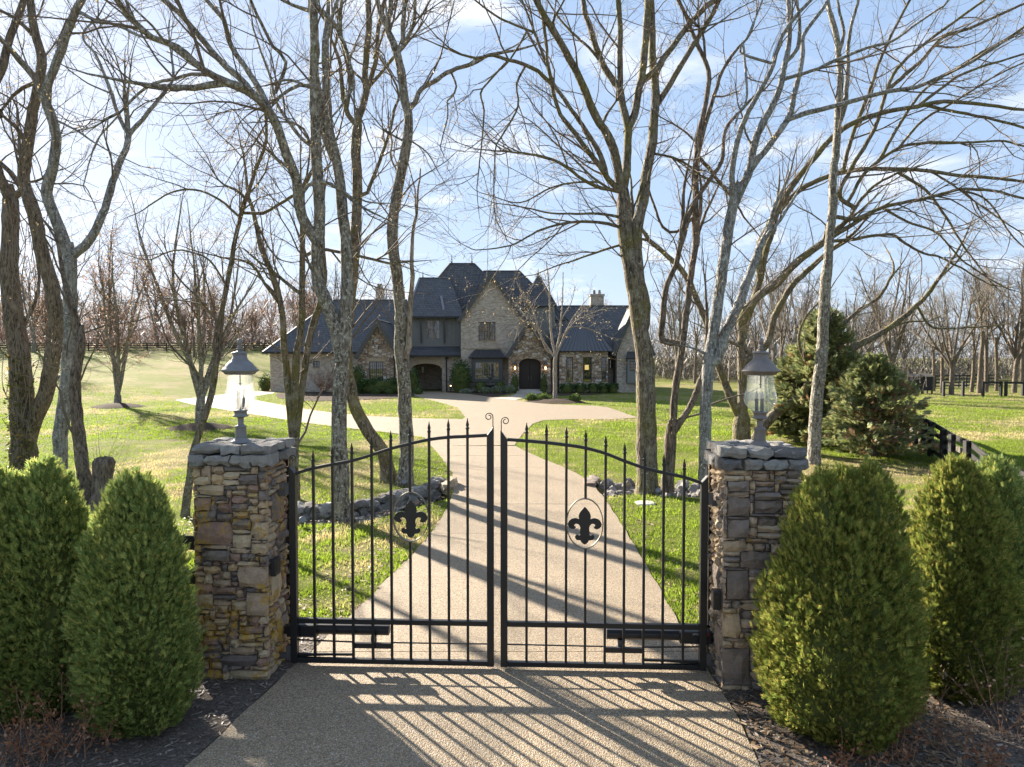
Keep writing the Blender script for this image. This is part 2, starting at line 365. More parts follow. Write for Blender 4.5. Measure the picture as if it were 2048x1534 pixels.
MT['cedar_brown'] = m_leaf('cedar_spray_brown', (0.221, 0.119, 0.060), (0.340, 0.204, 0.102), (0.391, 0.264, 0.145), 0.4, 0.35)
MT['boxwood'] = m_leaf('boxwood_leaf', (0.023, 0.058, 0.018), (0.065, 0.124, 0.034), (0.130, 0.195, 0.046), 0.3, 0.25)
MT['box_lite'] = m_leaf('boxwood_leaf_light', (0.05, 0.095, 0.018), (0.12, 0.18, 0.035), (0.20, 0.24, 0.05), 0.4, 0.3)
MT['gray_leaf'] = m_leaf('gray_leaf', (0.12, 0.16, 0.12), (0.24, 0.28, 0.21), (0.34, 0.36, 0.28), 0.4, 0.25)
MT['ivy'] = m_leaf('ivy_leaf', (0.05, 0.075, 0.015), (0.16, 0.15, 0.04), (0.30, 0.22, 0.07), 0.4, 0.35)
MT['rust_leaf'] = m_leaf('rust_leaf', (0.22, 0.085, 0.04), (0.36, 0.17, 0.08), (0.42, 0.26, 0.15), 0.4, 0.35)
MT['rust_twig'] = plain('rust_twig', (0.24, 0.135, 0.085), 0.85, var=0.35, scale=4)
MT['stone_l'] = m_stone('pillar_stone_warm', [(0.36, 0.235, 0.18), (0.56, 0.40, 0.23), (0.20, 0.168, 0.15), (0.60, 0.475, 0.31), (0.48, 0.355, 0.24), (0.55, 0.42, 0.27), (0.24, 0.20, 0.17), (0.50, 0.315, 0.20)], (0.48, 0.29, 0.05), 0.272, (0.36, 0.35, 0.31), 0.66)
MT['stone_r'] = m_stone('pillar_stone_cool', [(0.50, 0.375, 0.24), (0.25, 0.205, 0.17), (0.58, 0.44, 0.27), (0.40, 0.295, 0.205), (0.54, 0.43, 0.30), (0.28, 0.235, 0.20), (0.60, 0.48, 0.33)], (0.34, 0.22, 0.05), 0.36, (0.34, 0.34, 0.28), 0.65)
MT['stone_cap'] = m_stone('cap_stone', [(0.243, 0.233, 0.218), (0.152, 0.147, 0.142), (0.304, 0.294, 0.269), (0.193, 0.183, 0.172)], (0.257, 0.172, 0.062), 0.38, (0.359, 0.359, 0.328), 0.56)
MT['rock'] = m_stone('creek_rock', [(0.184, 0.172, 0.161), (0.276, 0.259, 0.241), (0.138, 0.132, 0.127), (0.333, 0.316, 0.299), (0.230, 0.213, 0.196)], None, 0.5, (0.42, 0.41, 0.38), 0.60)
MT['mortar'] = plain('recessed_mortar', (0.09, 0.08, 0.07), 0.95, var=0.3)
MT['brick'] = m_brick(); MT['fieldstone'] = m_fieldstone()
MT['shingle'] = m_shingle('roof_shingle', (0.105, 0.106, 0.110), (0.068, 0.069, 0.073))
MT['seam'] = plain('standing_seam_metal', (0.08, 0.08, 0.083), 0.45, 0.5, 0.12, 1.5, 0.4)
MT['trim'] = plain('dark_trim_paint', (0.072, 0.073, 0.070), 0.6, 0, 0.12, 2)
MT['siding'] = plain('board_siding_paint', (0.17, 0.175, 0.165), 0.7, 0, 0.10, 2)
MT['flash'] = plain('hip_flashing', (0.20, 0.20, 0.205), 0.5, 0.3, 0.15, 3)
MT['door'] = plain('dark_stained_door', (0.022, 0.018, 0.016), 0.45, 0, 0.3, 12)
MT['voussoir'] = plain('limestone_arch', (0.34, 0.27, 0.18), 0.9, 0, 0.3, 3)
MT['iron'] = plain('black_powder_coat', (0.012, 0.0125, 0.013), 0.42, 0, 0.2, 40, 0.45)
MT['ring_metal'] = plain('brushed_ring', (0.16, 0.145, 0.11), 0.45, 0.6, 0.3, 20, 0.5)
MT['steel'] = plain('galvanised_steel', (0.12, 0.12, 0.122), 0.45, 0.5, 0.25, 25)
MT['lampmetal'] = plain('weathered_lamp_bronze', (0.18, 0.18, 0.182), 0.55, 0.25, 0.35, 14, 0.4)
MT['lampmetal_r'] = plain('weathered_lamp_brown', (0.18, 0.158, 0.145), 0.55, 0.25, 0.35, 14, 0.4)
MT['plastic'] = plain('black_plastic', (0.016, 0.016, 0.018), 0.4, 0, 0.15, 20, 0.45)
MT['white'] = plain('white_print', (0.75, 0.75, 0.75), 0.6); MT['red'] = plain('red_print', (0.55, 0.06, 0.05), 0.6)
MT['candle'] = plain('ivory_candle_cover', (0.62, 0.58, 0.50), 0.6, var=0.1)
MT['socket'] = plain('dark_socket', (0.035, 0.032, 0.03), 0.5)
MT['fence'] = plain('black_fence_paint', (0.022, 0.021, 0.020), 0.65, 0, 0.5, 6)
MT['fence_worn'] = plain('weathered_fence_board', (0.12, 0.105, 0.085), 0.8, 0, 0.5, 5)
MT['fence_white'] = plain('white_fence_paint', (0.7, 0.7, 0.68), 0.7)
MT['concrete'] = plain('pale_concrete', (0.42, 0.40, 0.36), 0.9, 0, 0.15, 3)
MT['gutter'] = plain('dark_downspout', (0.03, 0.029, 0.028), 0.5, 0.3)
def m_glass(name, rough=0.02, tint=(1, 1, 1), ior=1.45):
    t = NT(name); t.color(tint).rough(rough); t.b.inputs['Transmission Weight'].default_value = 1.0; t.b.inputs['IOR'].default_value = ior; t.spec(0.5)
    return t.m
def m_lamp_glass():
    t = NT('lamp_glass'); tr = t.n('ShaderNodeBsdfTransparent'); tr.inputs[0].default_value = (0.93, 0.95, 0.95, 1)
    gl = t.n('ShaderNodeBsdfGlossy'); gl.inputs['Roughness'].default_value = 0.06
    df = t.n('ShaderNodeBsdfTranslucent'); df.inputs[0].default_value = (0.9, 0.9, 0.87, 1)
    fr = t.n('ShaderNodeLayerWeight'); fr.inputs[0].default_value = 0.35
    a = t.n('ShaderNodeMixShader'); t.l(t.ramp(fr.outputs['Facing'], [(0.0, 0.04), (0.6, 0.12), (1.0, 0.55)]), a.inputs[0]); t.l(tr.outputs[0], a.inputs[1]); t.l(gl.outputs[0], a.inputs[2])
    b = t.n('ShaderNodeMixShader'); b.inputs[0].default_value = 0.24; t.l(a.outputs[0], b.inputs[1]); t.l(df.outputs[0], b.inputs[2])
    t.l(b.outputs[0], t.out.inputs[0]); return t.m
MT['lampglass'] = m_lamp_glass()
def m_pane():
    t = NT('window_glass'); t.color((0.018, 0.022, 0.02)).rough(0.03).spec(0.9); t.b.inputs['Coat Weight'].default_value = 1.0
    t.b.inputs['Coat Roughness'].default_value = 0.02; return t.m
MT['pane'] = m_pane()
def m_emit(name, c, e):
    t = NT(name); t.color(c); t.b.inputs['Emission Color'].default_value = (*c, 1); t.b.inputs['Emission Strength'].default_value = e; return t.m
MT['warm'] = m_emit('warm_bulb', (1.0, 0.55, 0.22), 6.0)
MT['interior'] = m_emit('lit_interior', (0.42, 0.30, 0.10), 0.35)
# ------------------------------------------------------------------ ground, driveway, beds
def pip(x, y, poly):
    x = np.asarray(x); y = np.asarray(y); ins = np.zeros(x.shape, bool); n = len(poly); j = n-1
    for i in range(n):
        xi, yi = poly[i][0], poly[i][1]; xj, yj = poly[j][0], poly[j][1]
        if yi != yj:
            c = ((yi > y) != (yj > y)) & (x < (xj-xi)*(y-yi)/(yj-yi)+xi); ins ^= c
        j = i
    return ins
def sstep(a, b, x):
    t = np.clip((x-a)/(b-a), 0, 1); return t*t*(3-2*t)
L_EDGE = [(-60,1960),(250,1660),(376,1534),(470,1447),(572,1350),(640,1290),(698,1236),(741,1196),(784,1150),(820,1117),(863,1067),(891,1024),(906,988),(909,963),(904,945),(884,917),(864,893)]
R_EDGE = [(1740,1960),(1570,1660),(1515,1534),(1481,1443),(1447,1398),(1406,1322),(1385,1300),(1360,1254),(1331,1200),(1292,1132),(1252,1064),(1213,1003),(1188,974),(1163,953),(1127,935),(1088,920),(1037,897),(1029,891)]
LE = np.array([(-6.2, -2.6, 0), (-4.2, -0.6, 0)]+[tuple(G(*p)) for p in L_EDGE]); RE = np.array([(5.6, -2.6, 0), (3.8, -0.6, 0)]+[tuple(G(*p)) for p in R_EDGE])
def x_left(y): return np.interp(y, LE[:, 1], LE[:, 0])
def x_right(y): return np.interp(y, RE[:, 1], RE[:, 0])
Y_END = float(LE[-1, 1])
COURT = [(864,893),(850,876),(780,866),(697,857),(608,846),(491,827),(379,808),(334,796),(322,791),(330,787),(402,778),(470,771),(535,766),(552,778),(548,787),(508,793),
         (508,800),(566,811),(621,820),(659,825),(727,832),(833,837),(925,839),(931,834),(915,815),(881,805),(848,797),(822,789),(822,783.5),(888,783.5),(900,784),(935,788),(975,792),(1010,797),(1050,804),(1100,809),(1190,812),(1215,815),(1277,836),
         (1224,839),(1145,839),(1087,841),(1066,848),(1045,868),(1029,891)]
CT = np.array([G(*p) for p in COURT])
# creek: bed line left of the drive and right of it
CR_L = np.array([G(*p) for p in [(470,1048),(590,1036),(640,1036),(700,1032),(750,1020),(800,1004),(850,990),(890,975)]])
CR_R = np.array([G(*p) for p in [(1195,980),(1240,977),(1300,978),(1395,982),(1500,985),(1620,985)]])
def dist_line(x, y, L):
    d = np.full(np.shape(x), 1e9)
    for a, b in zip(L[:-1], L[1:]):
        ax, ay, bx, by = a[0], a[1], b[0], b[1]; t = np.clip(((x-ax)*(bx-ax)+(y-ay)*(by-ay))/((bx-ax)**2+(by-ay)**2), 0, 1)
        d = np.minimum(d, np.hypot(x-ax-t*(bx-ax), y-ay-t*(by-ay)))
    return d
def hgt(x, y):
    x = np.asarray(x, float); y = np.asarray(y, float)
    z = 5.6*sstep(62, 150, y)*sstep(-8, -38, x)
    z = z + 0.9*sstep(30, 60, y)*sstep(-24, -42, x)
    near = sstep(1.0, 4.0, np.maximum(x_left(y)-x, x-x_right(y)))*sstep(2, 7, y)*(1-sstep(24, 34, y))
    z = z + near*(0.06*np.sin(x*0.9+0.6*y)*np.cos(y*0.55-0.3*x)+0.03*np.sin(2.3*x+1)*np.sin(1.9*y))
    z = z + 0.28*sstep(4, 14, x)*sstep(9, 16, y)*(1-sstep(26, 45, y))*np.sin(0.35*y)*0.4
    z = z - 0.34*np.exp(-(dist_line(x, y, CR_L)/0.42)**2) - 0.25*np.exp(-(dist_line(x, y, CR_R)/0.5)**2)
    z = z + 1.2*sstep(150, 400, y)
    return z
def axis(fine0, fine1, step, lo, hi, g=1.16):
    a = list(np.arange(fine0, fine1+1e-6, step)); s = step; v = fine1
    while v < hi: s *= g; v += s; a.append(v)
    s = step; v = fine0; b = []
    while v > lo: s *= g; v -= s; b.append(v)
    return np.array(b[::-1]+a)
gx = axis(-13, 13, 0.26, -2500, 2500); gy = axis(7, 26, 0.26, -60, 3500)
XX, YY = np.meshgrid(gx, gy); ZZ = hgt(XX, YY)
nx, ny = len(gx), len(gy); ii = (np.arange(ny-1)[:, None]*nx+np.arange(nx-1)[None, :]).ravel()
ground = link('ground', np_mesh('ground', np.stack([XX.ravel(), YY.ravel(), ZZ.ravel()], 1), np.stack([ii, ii+1, ii+nx+1, ii+nx], 1), 4, True), MT['lawn'])
ground['kind'] = 'structure'
# driveway: slabs cast between joints, then the court in front of the house
drive = bpy.data.objects.new('driveway', None); COL.objects.link(drive); drive['kind'] = 'structure'
JOINTS = [-2.5, 0.2, 2.9, 5.0, 7.36, 9.9, 12.4, 14.9, 17.4, 19.9, 22.3, Y_END]  # the first slabs are an unseen flared apron, added to bounce light
rs = random.Random(3)
for a, b in zip(JOINTS[:-1], JOINTS[1:]):
    ys = np.linspace(a+0.006, b-0.006, 11); top = []
    l = [(x_left(y)+0.012*math.sin(y*7), y) for y in ys]; r = [(x_right(y)+0.012*math.sin(y*6+1), y) for y in ys]
    zt = 0.022+rs.uniform(-0.002, 0.002); mb = MB(); n = len(ys); V = []; fs = []
    for (lx, y), (rx, _) in zip(l, r): V += [(lx, y, zt), (rx, y, zt), (lx, y, -0.1), (rx, y, -0.1)]
    for i in range(n-1):
        k = 4*i; fs += [(k, k+1, k+5, k+4), (k, k+4, k+6, k+2), (k+1, k+3, k+7, k+5)]
    fs += [(0, 2, 3, 1), (4*n-4, 4*n-3, 4*n-1, 4*n-2)]
    mb.add(V, fs).build('slab', MT['aggregate'], drive)
def sheet(name, poly, z0, z1, mat, parent=None):
    bm = bmesh.new(); vs_ = [bm.verts.new((p[0], p[1], z1)) for p in poly]; f = bm.faces.new(vs_)
    if f.normal.z < 0: f.normal_flip()
    bm.normal_update(); r = bmesh.ops.extrude_face_region(bm, geom=[f]); 
    for v in [g for g in r['geom'] if isinstance(g, bmesh.types.BMVert)]: v.co.z = z0
    bmesh.ops.triangulate(bm, faces=bm.faces[:]); bmesh.ops.recalc_face_normals(bm, faces=bm.faces[:])
    me = bpy.data.meshes.new(name); bm.to_mesh(me); bm.free(); return link(name, me, mat, parent)
def soften(P, n=6):
    P = np.asarray(P); return smooth_line(np.vstack([P, P[:1]]), n)[:-1]
sheet('court', CT[:, :2], -0.12, 0.020, MT['aggregate'], drive)
rd = MB(); rd.box(-90, 90, -9.5, -2.51, -0.1, 0.016); rdo = rd.build('unseen_bounce_road', plain('pale_bounce_road', (0.38, 0.36, 0.33), 0.9, 0, 0.15, 1.5)); rdo['kind'] = 'structure'  # unseen pale road, added behind the camera to bounce sunlight forward
walk = [G(*p) for p in [(985,797),(1020,793),(1035,787),(1038,780),(1083,780),(1083,786),(1060,794),(1030,801)]]
sheet('front_walk', walk, -0.1, 0.035, plain('walk_pavers', (0.36, 0.31, 0.26), 0.9, 0, 0.2, 2)).__setitem__('kind', 'structure')
# mulch beds by the pillars and the shrubs
def bed(name, poly, z=0.012, mat='mulch', mound=0.05):
    poly = np.asarray(poly)[:, :2]; c = poly.mean(0)
    bm = bmesh.new(); rings = []
    for k, s in enumerate((1.0, 0.9, 0.7, 0.45, 0.2)):
        zz = z+mound*(1-s*s)
        rings.append([bm.verts.new((c[0]+(p[0]-c[0])*s+0.02*math.sin(9*i+k), c[1]+(p[1]-c[1])*s, zz+float(hgt(c[0], c[1])))) for i, p in enumerate(poly)])
    n = len(poly)
    for a, b in zip(rings[:-1], rings[1:]):
        for i in range(n): bm.faces.new((a[i], a[(i+1) % n], b[(i+1) % n], b[i]))
    bm.faces.new(rings[-1]); bmesh.ops.recalc_face_normals(bm, faces=bm.faces[:])
    me = bpy.data.meshes.new(name); bm.to_mesh(me); bm.free()
    for p in me.polygons: p.use_smooth = True
    o = link(name, me, MT[mat]); o['kind'] = 'structure'; return o
yl = np.linspace(2.9, 7.9, 14)
left_bed = [(x_left(y)-0.02, y) for y in yl]+[(-4.2, 8.6), (-7, 8.4), (-12, 8.2), (-12, 2.5), (-6, 2.5)]
right_bed = [(x_right(y)+0.02, y) for y in yl]+[(3.4, 8.0), (6, 8.3), (12, 9), (12, 2.5), (6, 2.5)]
sheet('mulch_bed', left_bed, -0.1, 0.010, MT['mulch'])['kind'] = 'structure'
sheet('mulch_bed', right_bed, -0.1, 0.010, MT['mulch'])['kind'] = 'structure'
RINGS = [(*G(236, 814)[:2], 1.6), (*G(400, 857)[:2], 1.42), (*G(1113, 804)[:2], 2.2), (*G(5, 740)[:2], 1.7), (*G(108, 776)[:2], 1.5)]
for x, y, r in RINGS:
    rr = random.Random(int(x*10)); bed('mulch_ring', [(x+r*(1+0.09*rr.uniform(-1, 1))*math.cos(a), y+r*(1+0.09*rr.uniform(-1, 1))*math.sin(a)) for a in np.linspace(0, 2*math.pi, 25)[:-1]], 0.012, 'mulch_dark', 0.24)
HB = [[(556,797),(605,803),(690,802),(790,797),(830,792),(826,786),(700,786),(590,783),(552,788)], [(893,785),(935,788),(985,795),(1030,785),(1030,780),(900,780)], [(1085,786),(1110,792),(1180,790),(1280,782),(1280,775),(1090,778)]]
HBW = [[G(*p)[:2] for p in q] for q in HB]
for q in HBW: sheet('planting_bed', q, -0.05, 0.03, MT['mulch_dark'])['kind'] = 'structure'
def not_lawn(x, y):
    m = (x > x_left(y)+0.03*np.sin(5*y)) & (x < x_right(y)-0.03*np.sin(4.3*y+1)) & (y < Y_END+0.2)
    m |= pip(x, y, CT) | pip(x, y, left_bed) | pip(x, y, right_bed)
    for q in HBW: m |= pip(x, y, q)
    for cx, cy, r in RINGS: m |= np.hypot(x-cx, y-cy) < r*0.95
    m |= (dist_line(x, y, CR_L) < 0.30) | (dist_line(x, y, CR_R) < 0.42)
    return m
def blades(name, n, y0, y1, xw, h, w, seed, mat, xc=0):
    r = np.random.default_rng(seed); y = y0*(y1/y0)**r.random(n); x = xc+(r.random(n)*2-1)*xw*y/y1*1.15 if xw > 0 else 0
    k = ~not_lawn(x, y); x, y = x[k], y[k]; n = len(x); z = hgt(x, y)
    # clumping and thin spots
    cl = np.sin(x*2.1+np.sin(y*1.7)*2)*np.sin(y*2.6+np.sin(x*1.3)*2); k = r.random(n) < 0.62+0.38*cl; x, y, z = x[k], y[k], z[k]; n = len(x)
    a = r.random(n)*2*math.pi; hh = h*(0.5+0.8*r.random(n))*(1+0.35*cl[k]); ww = w*(0.7+0.6*r.random(n)); ln = hh*0.5
    dx, dy = np.cos(a), np.sin(a); b = r.random(n)*2*math.pi; tx, ty = np.cos(b)*ln, np.sin(b)*ln
    V = np.stack([np.stack([x-dx*ww, y-dy*ww, z-0.004], 1), np.stack([x+dx*ww, y+dy*ww, z-0.004], 1), np.stack([x+tx, y+ty, z+hh], 1)], 1).reshape(-1, 3)
    o = link(name, np_mesh(name, V, np.arange(3*n).reshape(-1, 3), 3), mat)
    return tag(o, None, None, None, 'stuff')
blades('grass', 300000, 8.0, 27.0, 24, 0.055, 0.010, 1, MT['grass'])['label'] = 'bright green lawn grass near the gate and creek'
blades('grass', 170000, 27.0, 62.0, 52, 0.07, 0.022, 2, MT['grass'])['label'] = 'lawn grass further back towards the house'
# wood chips and leaf litter on the mulch
def litter(name, n, poly_test, x0, x1, y0, y1, size, mat, seed, zoff=0.014):
    r = np.random.default_rng(seed); x = x0+(x1-x0)*r.random(n); y = y0+(y1-y0)*r.random(n); k = poly_test(x, y); x, y = x[k], y[k]; n = len(x)
    a = r.random(n)*6.28; l = size*(0.4+r.random(n)); w = l*(0.15+0.25*r.random(n)); t = r.random((n, 4))*size*0.35; c, s = np.cos(a), np.sin(a)
    Q = [(-1, -1), (1, -1), (1, 1), (-1, 1)]
    z = np.maximum(hgt(x, y), 0) if y1 > 9 else np.zeros(n)
    V = np.stack([np.stack([x+c*l*p-s*w*q, y+s*l*p+c*w*q, z+zoff+t[:, i]], 1) for i, (p, q) in enumerate(Q)], 1).reshape(-1, 3)
    return tag(link(name, np_mesh(name, V, np.arange(4*n).reshape(-1, 4), 4), mat), None, None, None, 'stuff')
MT['chip'] = m_leaf('wood_chip', (0.08, 0.064, 0.053), (0.22, 0.18, 0.15), (0.38, 0.32, 0.26), 0.14, 0.0)
MT['litter'] = m_leaf('leaf_litter', (0.12, 0.075, 0.045), (0.26, 0.175, 0.11), (0.36, 0.27, 0.18), 0.4, 0.1)
litter('wood_chips', 16000, lambda x, y: pip(x, y, left_bed), -6, -1, 2.9, 8, 0.022, MT['chip'], 5)
litter('wood_chips', 16000, lambda x, y: pip(x, y, right_bed), 1.4, 6.5, 2.9, 8, 0.022, MT['chip'], 6)
litter('leaf_litter', 2600, lambda x, y: pip(x, y, right_bed), 1.5, 4.0, 3.2, 6.5, 0.03, MT['litter'], 7, 0.018)
litter('leaf_litter', 9000, lambda x, y: ~not_lawn(x, y) & ((x_left(y)-x < 0.5*(1+np.sin(3*y)**2)) | (dist_line(x, y, CR_L) < 1.3)) & (x < 1), -9, 1, 8.2, 20, 0.032, MT['litter'], 8, 0.03)
litter('leaf_litter', 7000, lambda x, y: ~not_lawn(x, y) & ((x-x_right(y) < 0.45*(1+np.sin(2.3*y)**2)) | (dist_line(x, y, CR_R) < 1.2)) & (x > 0), 0, 9, 8.2, 20, 0.032, MT['litter'], 9, 0.03)
# ------------------------------------------------------------------ gate leaves and openers
HL, HR = np.array((-2.278, 7.05)), np.array((1.948, 6.87))
GROT = math.atan2(HR[1]-HL[1], HR[0]-HL[0])
def gateY(px):
    """distance of the gate line seen in the direction of a photo column"""
    k = (px-1024)/F_PX; s = (HR[1]-HL[1])/(HR[0]-HL[0]); return (HL[1]-s*HL[0])/(1-s*k)
def gz(px, py): return W(px, py, gateY(px))[2]
def gxw(px): return W(px, 1000, gateY(px))[0]
def c5(p): return (540+p[0]/2.79, 820+p[1]/2.79)
def c6(p): return (980+p[0]/2.79, 820+p[1]/2.79)
PICK_L = [(235,325,235),(343,303,215),(452,283,188),(563,250,160),(671,215,117),(778,188,95),(886,165,72),(994,152,55),(1101,147,48)]
PICK_R = [(205,172,74),(316,182,84),(428,195,98),(536,212,119),(648,243,148),(755,285,188),(866,323,222),(975,350,250),(1090,375,275)]
FLEUR = [(0,300),(24,326),(48,356),(62,390),(62,415),(58,432),(78,423),(105,420),(138,430),(160,447),(176,482),(170,505),(150,527),(122,535),(100,528),(90,512),(103,505),(108,494),(100,483),(84,478),(66,484),(52,500),(46,525),(48,548),(53,572),(44,592),(58,602),(72,592),(90,594),(100,608),(98,630),(82,648),(60,650),(42,652),(34,672),(18,686),(0,696)]
def gate_leaf(label, conv, pick, hinge, meet, side, ring_c):
    """side +1: hinge on the left"""
    g = thing('gate_leaf', label, 'gate', (hinge[0], hinge[1], 0), 0, 'leaves of the driveway gate')
    d = np.array(meet)-np.array(hinge); L = np.linalg.norm(d); g.rotation_euler.z = math.atan2(d[1], d[0]) if side > 0 else math.atan2(-d[1], -d[0])
    S = side
    def lx(px):            # photo column -> distance along the leaf from the hinge
        k = (px-1024)/F_PX; u = d/L; t = (k*hinge[1]-hinge[0])/(u[0]-k*u[1]); return float(t)
    Yat = lambda px: hinge[1]+d[1]/L*lx(px)
    def zz(cx, cy): px, py = conv((cx, cy)); return W(px, py, Yat(px))[2]
    pw = 0.070; zb = 0.048; zm = 0.492
    ztop_h = zz(pick[0][0], pick[0][1]) if S > 0 else zz(pick[-1][0], pick[-1][1]); 
    zr = [(lx(conv(p)[0]), zz(p[0], p[1])) for p in pick]; zr.sort()
    xs = [a for a, _ in zr]; h_end = zr[0][1]-0.055; m_end = zr[-1][1]+0.012
    curve = smooth_line(np.array([(0.036, 0, h_end)]+[(a, 0, b) for a, b in zr]+[(L-0.036, 0, m_end)]), 0.05)
    def X(x): return S*x
    def part(mb, name, mat='iron', par=None, bev=0.004): return mb.build(name, MT[mat], par or g, bev)
    hp = MB(); hp.prism([(X(-pw/2), -pw/2, zb), (X(pw/2), -pw/2, zb), (X(pw/2), -pw/2, h_end+0.0), (X(-pw/2), -pw/2, h_end+0.085)], (0, pw, 0)); part(hp, 'hinge_post')
    mp_ = MB(); mp_.prism([(X(L-pw/2), -pw/2, zb), (X(L+pw/2), -pw/2, zb), (X(L+pw/2), -pw/2, m_end+0.095), (X(L-pw/2), -pw/2, m_end+0.0)], (0, pw, 0)); part(mp_, 'latch_post')
    for nm, z, h in (('bottom_rail', zb+0.025, 0.05), ('middle_rail', zm, 0.052)):
        r = MB(); r.box(min(X(pw/2), X(L-pw/2)), max(X(pw/2), X(L-pw/2)), -0.025, 0.025, z-h/2, z+h/2); part(r, nm)
    tr = MB(); c = curve.copy(); n = len(c); w, h = 0.044, 0.032; V = []
    for p in c: V += [(X(p[0]), -w/2, p[2]-h/2), (X(p[0]), w/2, p[2]-h/2), (X(p[0]), w/2, p[2]+h/2), (X(p[0]), -w/2, p[2]+h/2)]
    fs = [(0, 1, 2, 3), (4*n-4, 4*n-1, 4*n-2, 4*n-3)]
    for i in range(n-1):
        k = 4*i
        for j in range(4): fs.append((k+j, k+(j+1) % 4, k+4+(j+1) % 4, k+4+j))
    tr.add(V, fs); part(tr, 'top_rail')
    rcx, rcz = lx(ring_c[0]), W(ring_c[0], ring_c[1], Yat(ring_c[0]))[2]; RX, RZ = 0.180, 0.250
    for cx, cy, ct in pick:
        x = lx(conv((cx, cy))[0]); zt = zz(cx, cy)+0.016; b = 0.0255; ring_here = abs(x-rcx) < 0.05
        mb = MB()
        segs = [(zb+0.05, zm-0.026), (zm+0.026, zt-0.03), (zt, zt+0.058)]
        if ring_here:
            up_ = MB(); up_.box(X(x)-b/2, X(x)+b/2, -b/2, b/2, rcz+RZ+0.006, zt+0.058); up_.build('upper_picket', MT['iron'], g)
            segs = [(zb+0.05, rcz-RZ-0.006)]
        else: segs = [(zb+0.05, zt+0.058)]
        for z0, z1 in segs: mb.box(X(x)-b/2, X(x)+b/2, -b/2, b/2, z0, z1)
        pk = mb.build('picket', MT['iron'], g)
        sp = MB(); sp.lathe([(0.001, zt+0.058), (0.017, zt+0.058), (0.021, zt+0.066), (0.017, zt+0.078), (0.011, zt+0.084), (0.016, zt+0.096), (0.017, zt+0.105), (0.004, zt+0.158), (0.006, zt+0.164), (0.0005, zt+0.172)], 10, (X(x), 0, 0))
        sp.build('spear_finial', MT['iron'], pk)
    rg = MB(); a = np.linspace(0, 2*math.pi, 49)[:-1]; V = []; fs = []
    for t in a:
        for rr, yy in ((0, -0.02), (0.010, -0.02), (0.010, 0.02), (0, 0.02)): V.append((X(rcx)+(RX+rr)*math.cos(t), yy, rcz+(RZ+rr)*math.sin(t)))
    for i in range(48):
        for j in range(4): fs.append((4*i+j, 4*i+(j+1) % 4, 4*((i+1) % 48)+(j+1) % 4, 4*((i+1) % 48)+j))
    rg.add(V, fs, False); ring = part(rg, 'oval_ring', 'ring_metal', None, 0)
    sc = Yat(ring_c[0])/F_PX/5.12; f = [(q[0]*sc, -(q[1]-478)*sc) for q in FLEUR]; out = f+[(-q[0], q[1]) for q in f[-2:0:-1]]
    fl = MB(); fl.prism([(X(rcx)+q[0], -0.006, rcz+q[1]-0.004) for q in out], (0, 0.012, 0)); part(fl, 'fleur_de_lis', bev=0)
    # curled scrolls above both posts
    for px_, z0, k, curl in ((L+pw/2-0.008, m_end+0.09, 1.0, -1), (-pw/2+0.008, h_end+0.08, 0.8, 1)):
        pts = [(px_, z0-0.02)] + [(px_, z0+0.03*j*k) for j in range(0, 4)]
        cz = z0+0.10*k; R0 = 0.042*k
        for t in np.linspace(0, 2.55*math.pi, 26):
            rr = R0*(1-0.62*t/(2.55*math.pi)); ang = math.pi*(0 if curl < 0 else 1)+(t if curl < 0 else -t)
            pts.append((px_+curl*R0+rr*math.cos(ang), cz+rr*math.sin(ang)))
        n = len(pts); V = []; fs = []; P2 = np.array(pts); tg = np.gradient(P2, axis=0); tg /= np.linalg.norm(tg, axis=1, keepdims=True)+1e-9
        for p, t in zip(P2, tg):
            nx_, nz_ = -t[1]*0.004, t[0]*0.004
            V += [(X(p[0]-nx_), -0.011, p[1]-nz_), (X(p[0]-nx_), 0.011, p[1]-nz_), (X(p[0]+nx_), 0.011, p[1]+nz_), (X(p[0]+nx_), -0.011, p[1]+nz_)]
        for i in range(n-1):
            for j in range(4): fs.append((4*i+j, 4*i+(j+1) % 4, 4*i+4+(j+1) % 4, 4*i+4+j))
        fs += [(0, 1, 2, 3), (4*n-1, 4*n-2, 4*n-3, 4*n-4)]
        MB().add(V, fs, False).build('scroll', MT['iron'], g)
    for z in (h_end-0.16, 0.16):
        hb = MB(); hb.box(min(X(-0.035), X(-0.085)), max(X(-0.035), X(-0.085)), -0.03, 0.03, z-0.06, z+0.06); hb.box(min(X(-0.075), X(-0.20)), max(X(-0.075), X(-0.20)), -0.02, 0.03, z-0.075, z-0.02)
        part(hb, 'hinge', 'steel')
    # stiffening rods low in the leaf
    y = 0.02; x3, x5 = (xs[2], xs[4])
    rod = MB(); rod.bar((X(x5), y, 0.262), (X(L-pw/2), y, 0.262+0.004), 0.012, 0.012); rod.build('rod', MT['iron'], g)
    rod = MB(); rod.bar((X(pw/2), y, 0.275), (X(xs[2]), y, 0.262), 0.013); rod.build('rod', MT['iron'], g)
    rod = MB(); rod.bar((X(pw/2), y, 0.125), (X(xs[2]), y, 0.13), 0.024); rod.build('rod', MT['iron'], g)
    rod = MB(); rod.bar((X(pw/2), y+0.01, 0.10), (X(xs[2]), y+0.01, 0.128), 0.014); rod.build('rod', MT['iron'], g)
    mp2 = MB(); mp2.box(min(X(xs[2]), X(xs[4])), max(X(xs[2]), X(xs[4])), 0.016, 0.056, 0.195, 0.25); part(mp2, 'mounting_plate', 'plastic')
    return g, L, xs
gl, L1, xsL = gate_leaf('left leaf of the black iron driveway gate, hung on the lichened pillar', c5, PICK_L, HL, (-0.222, 6.963), 1, c5((781, 595)))
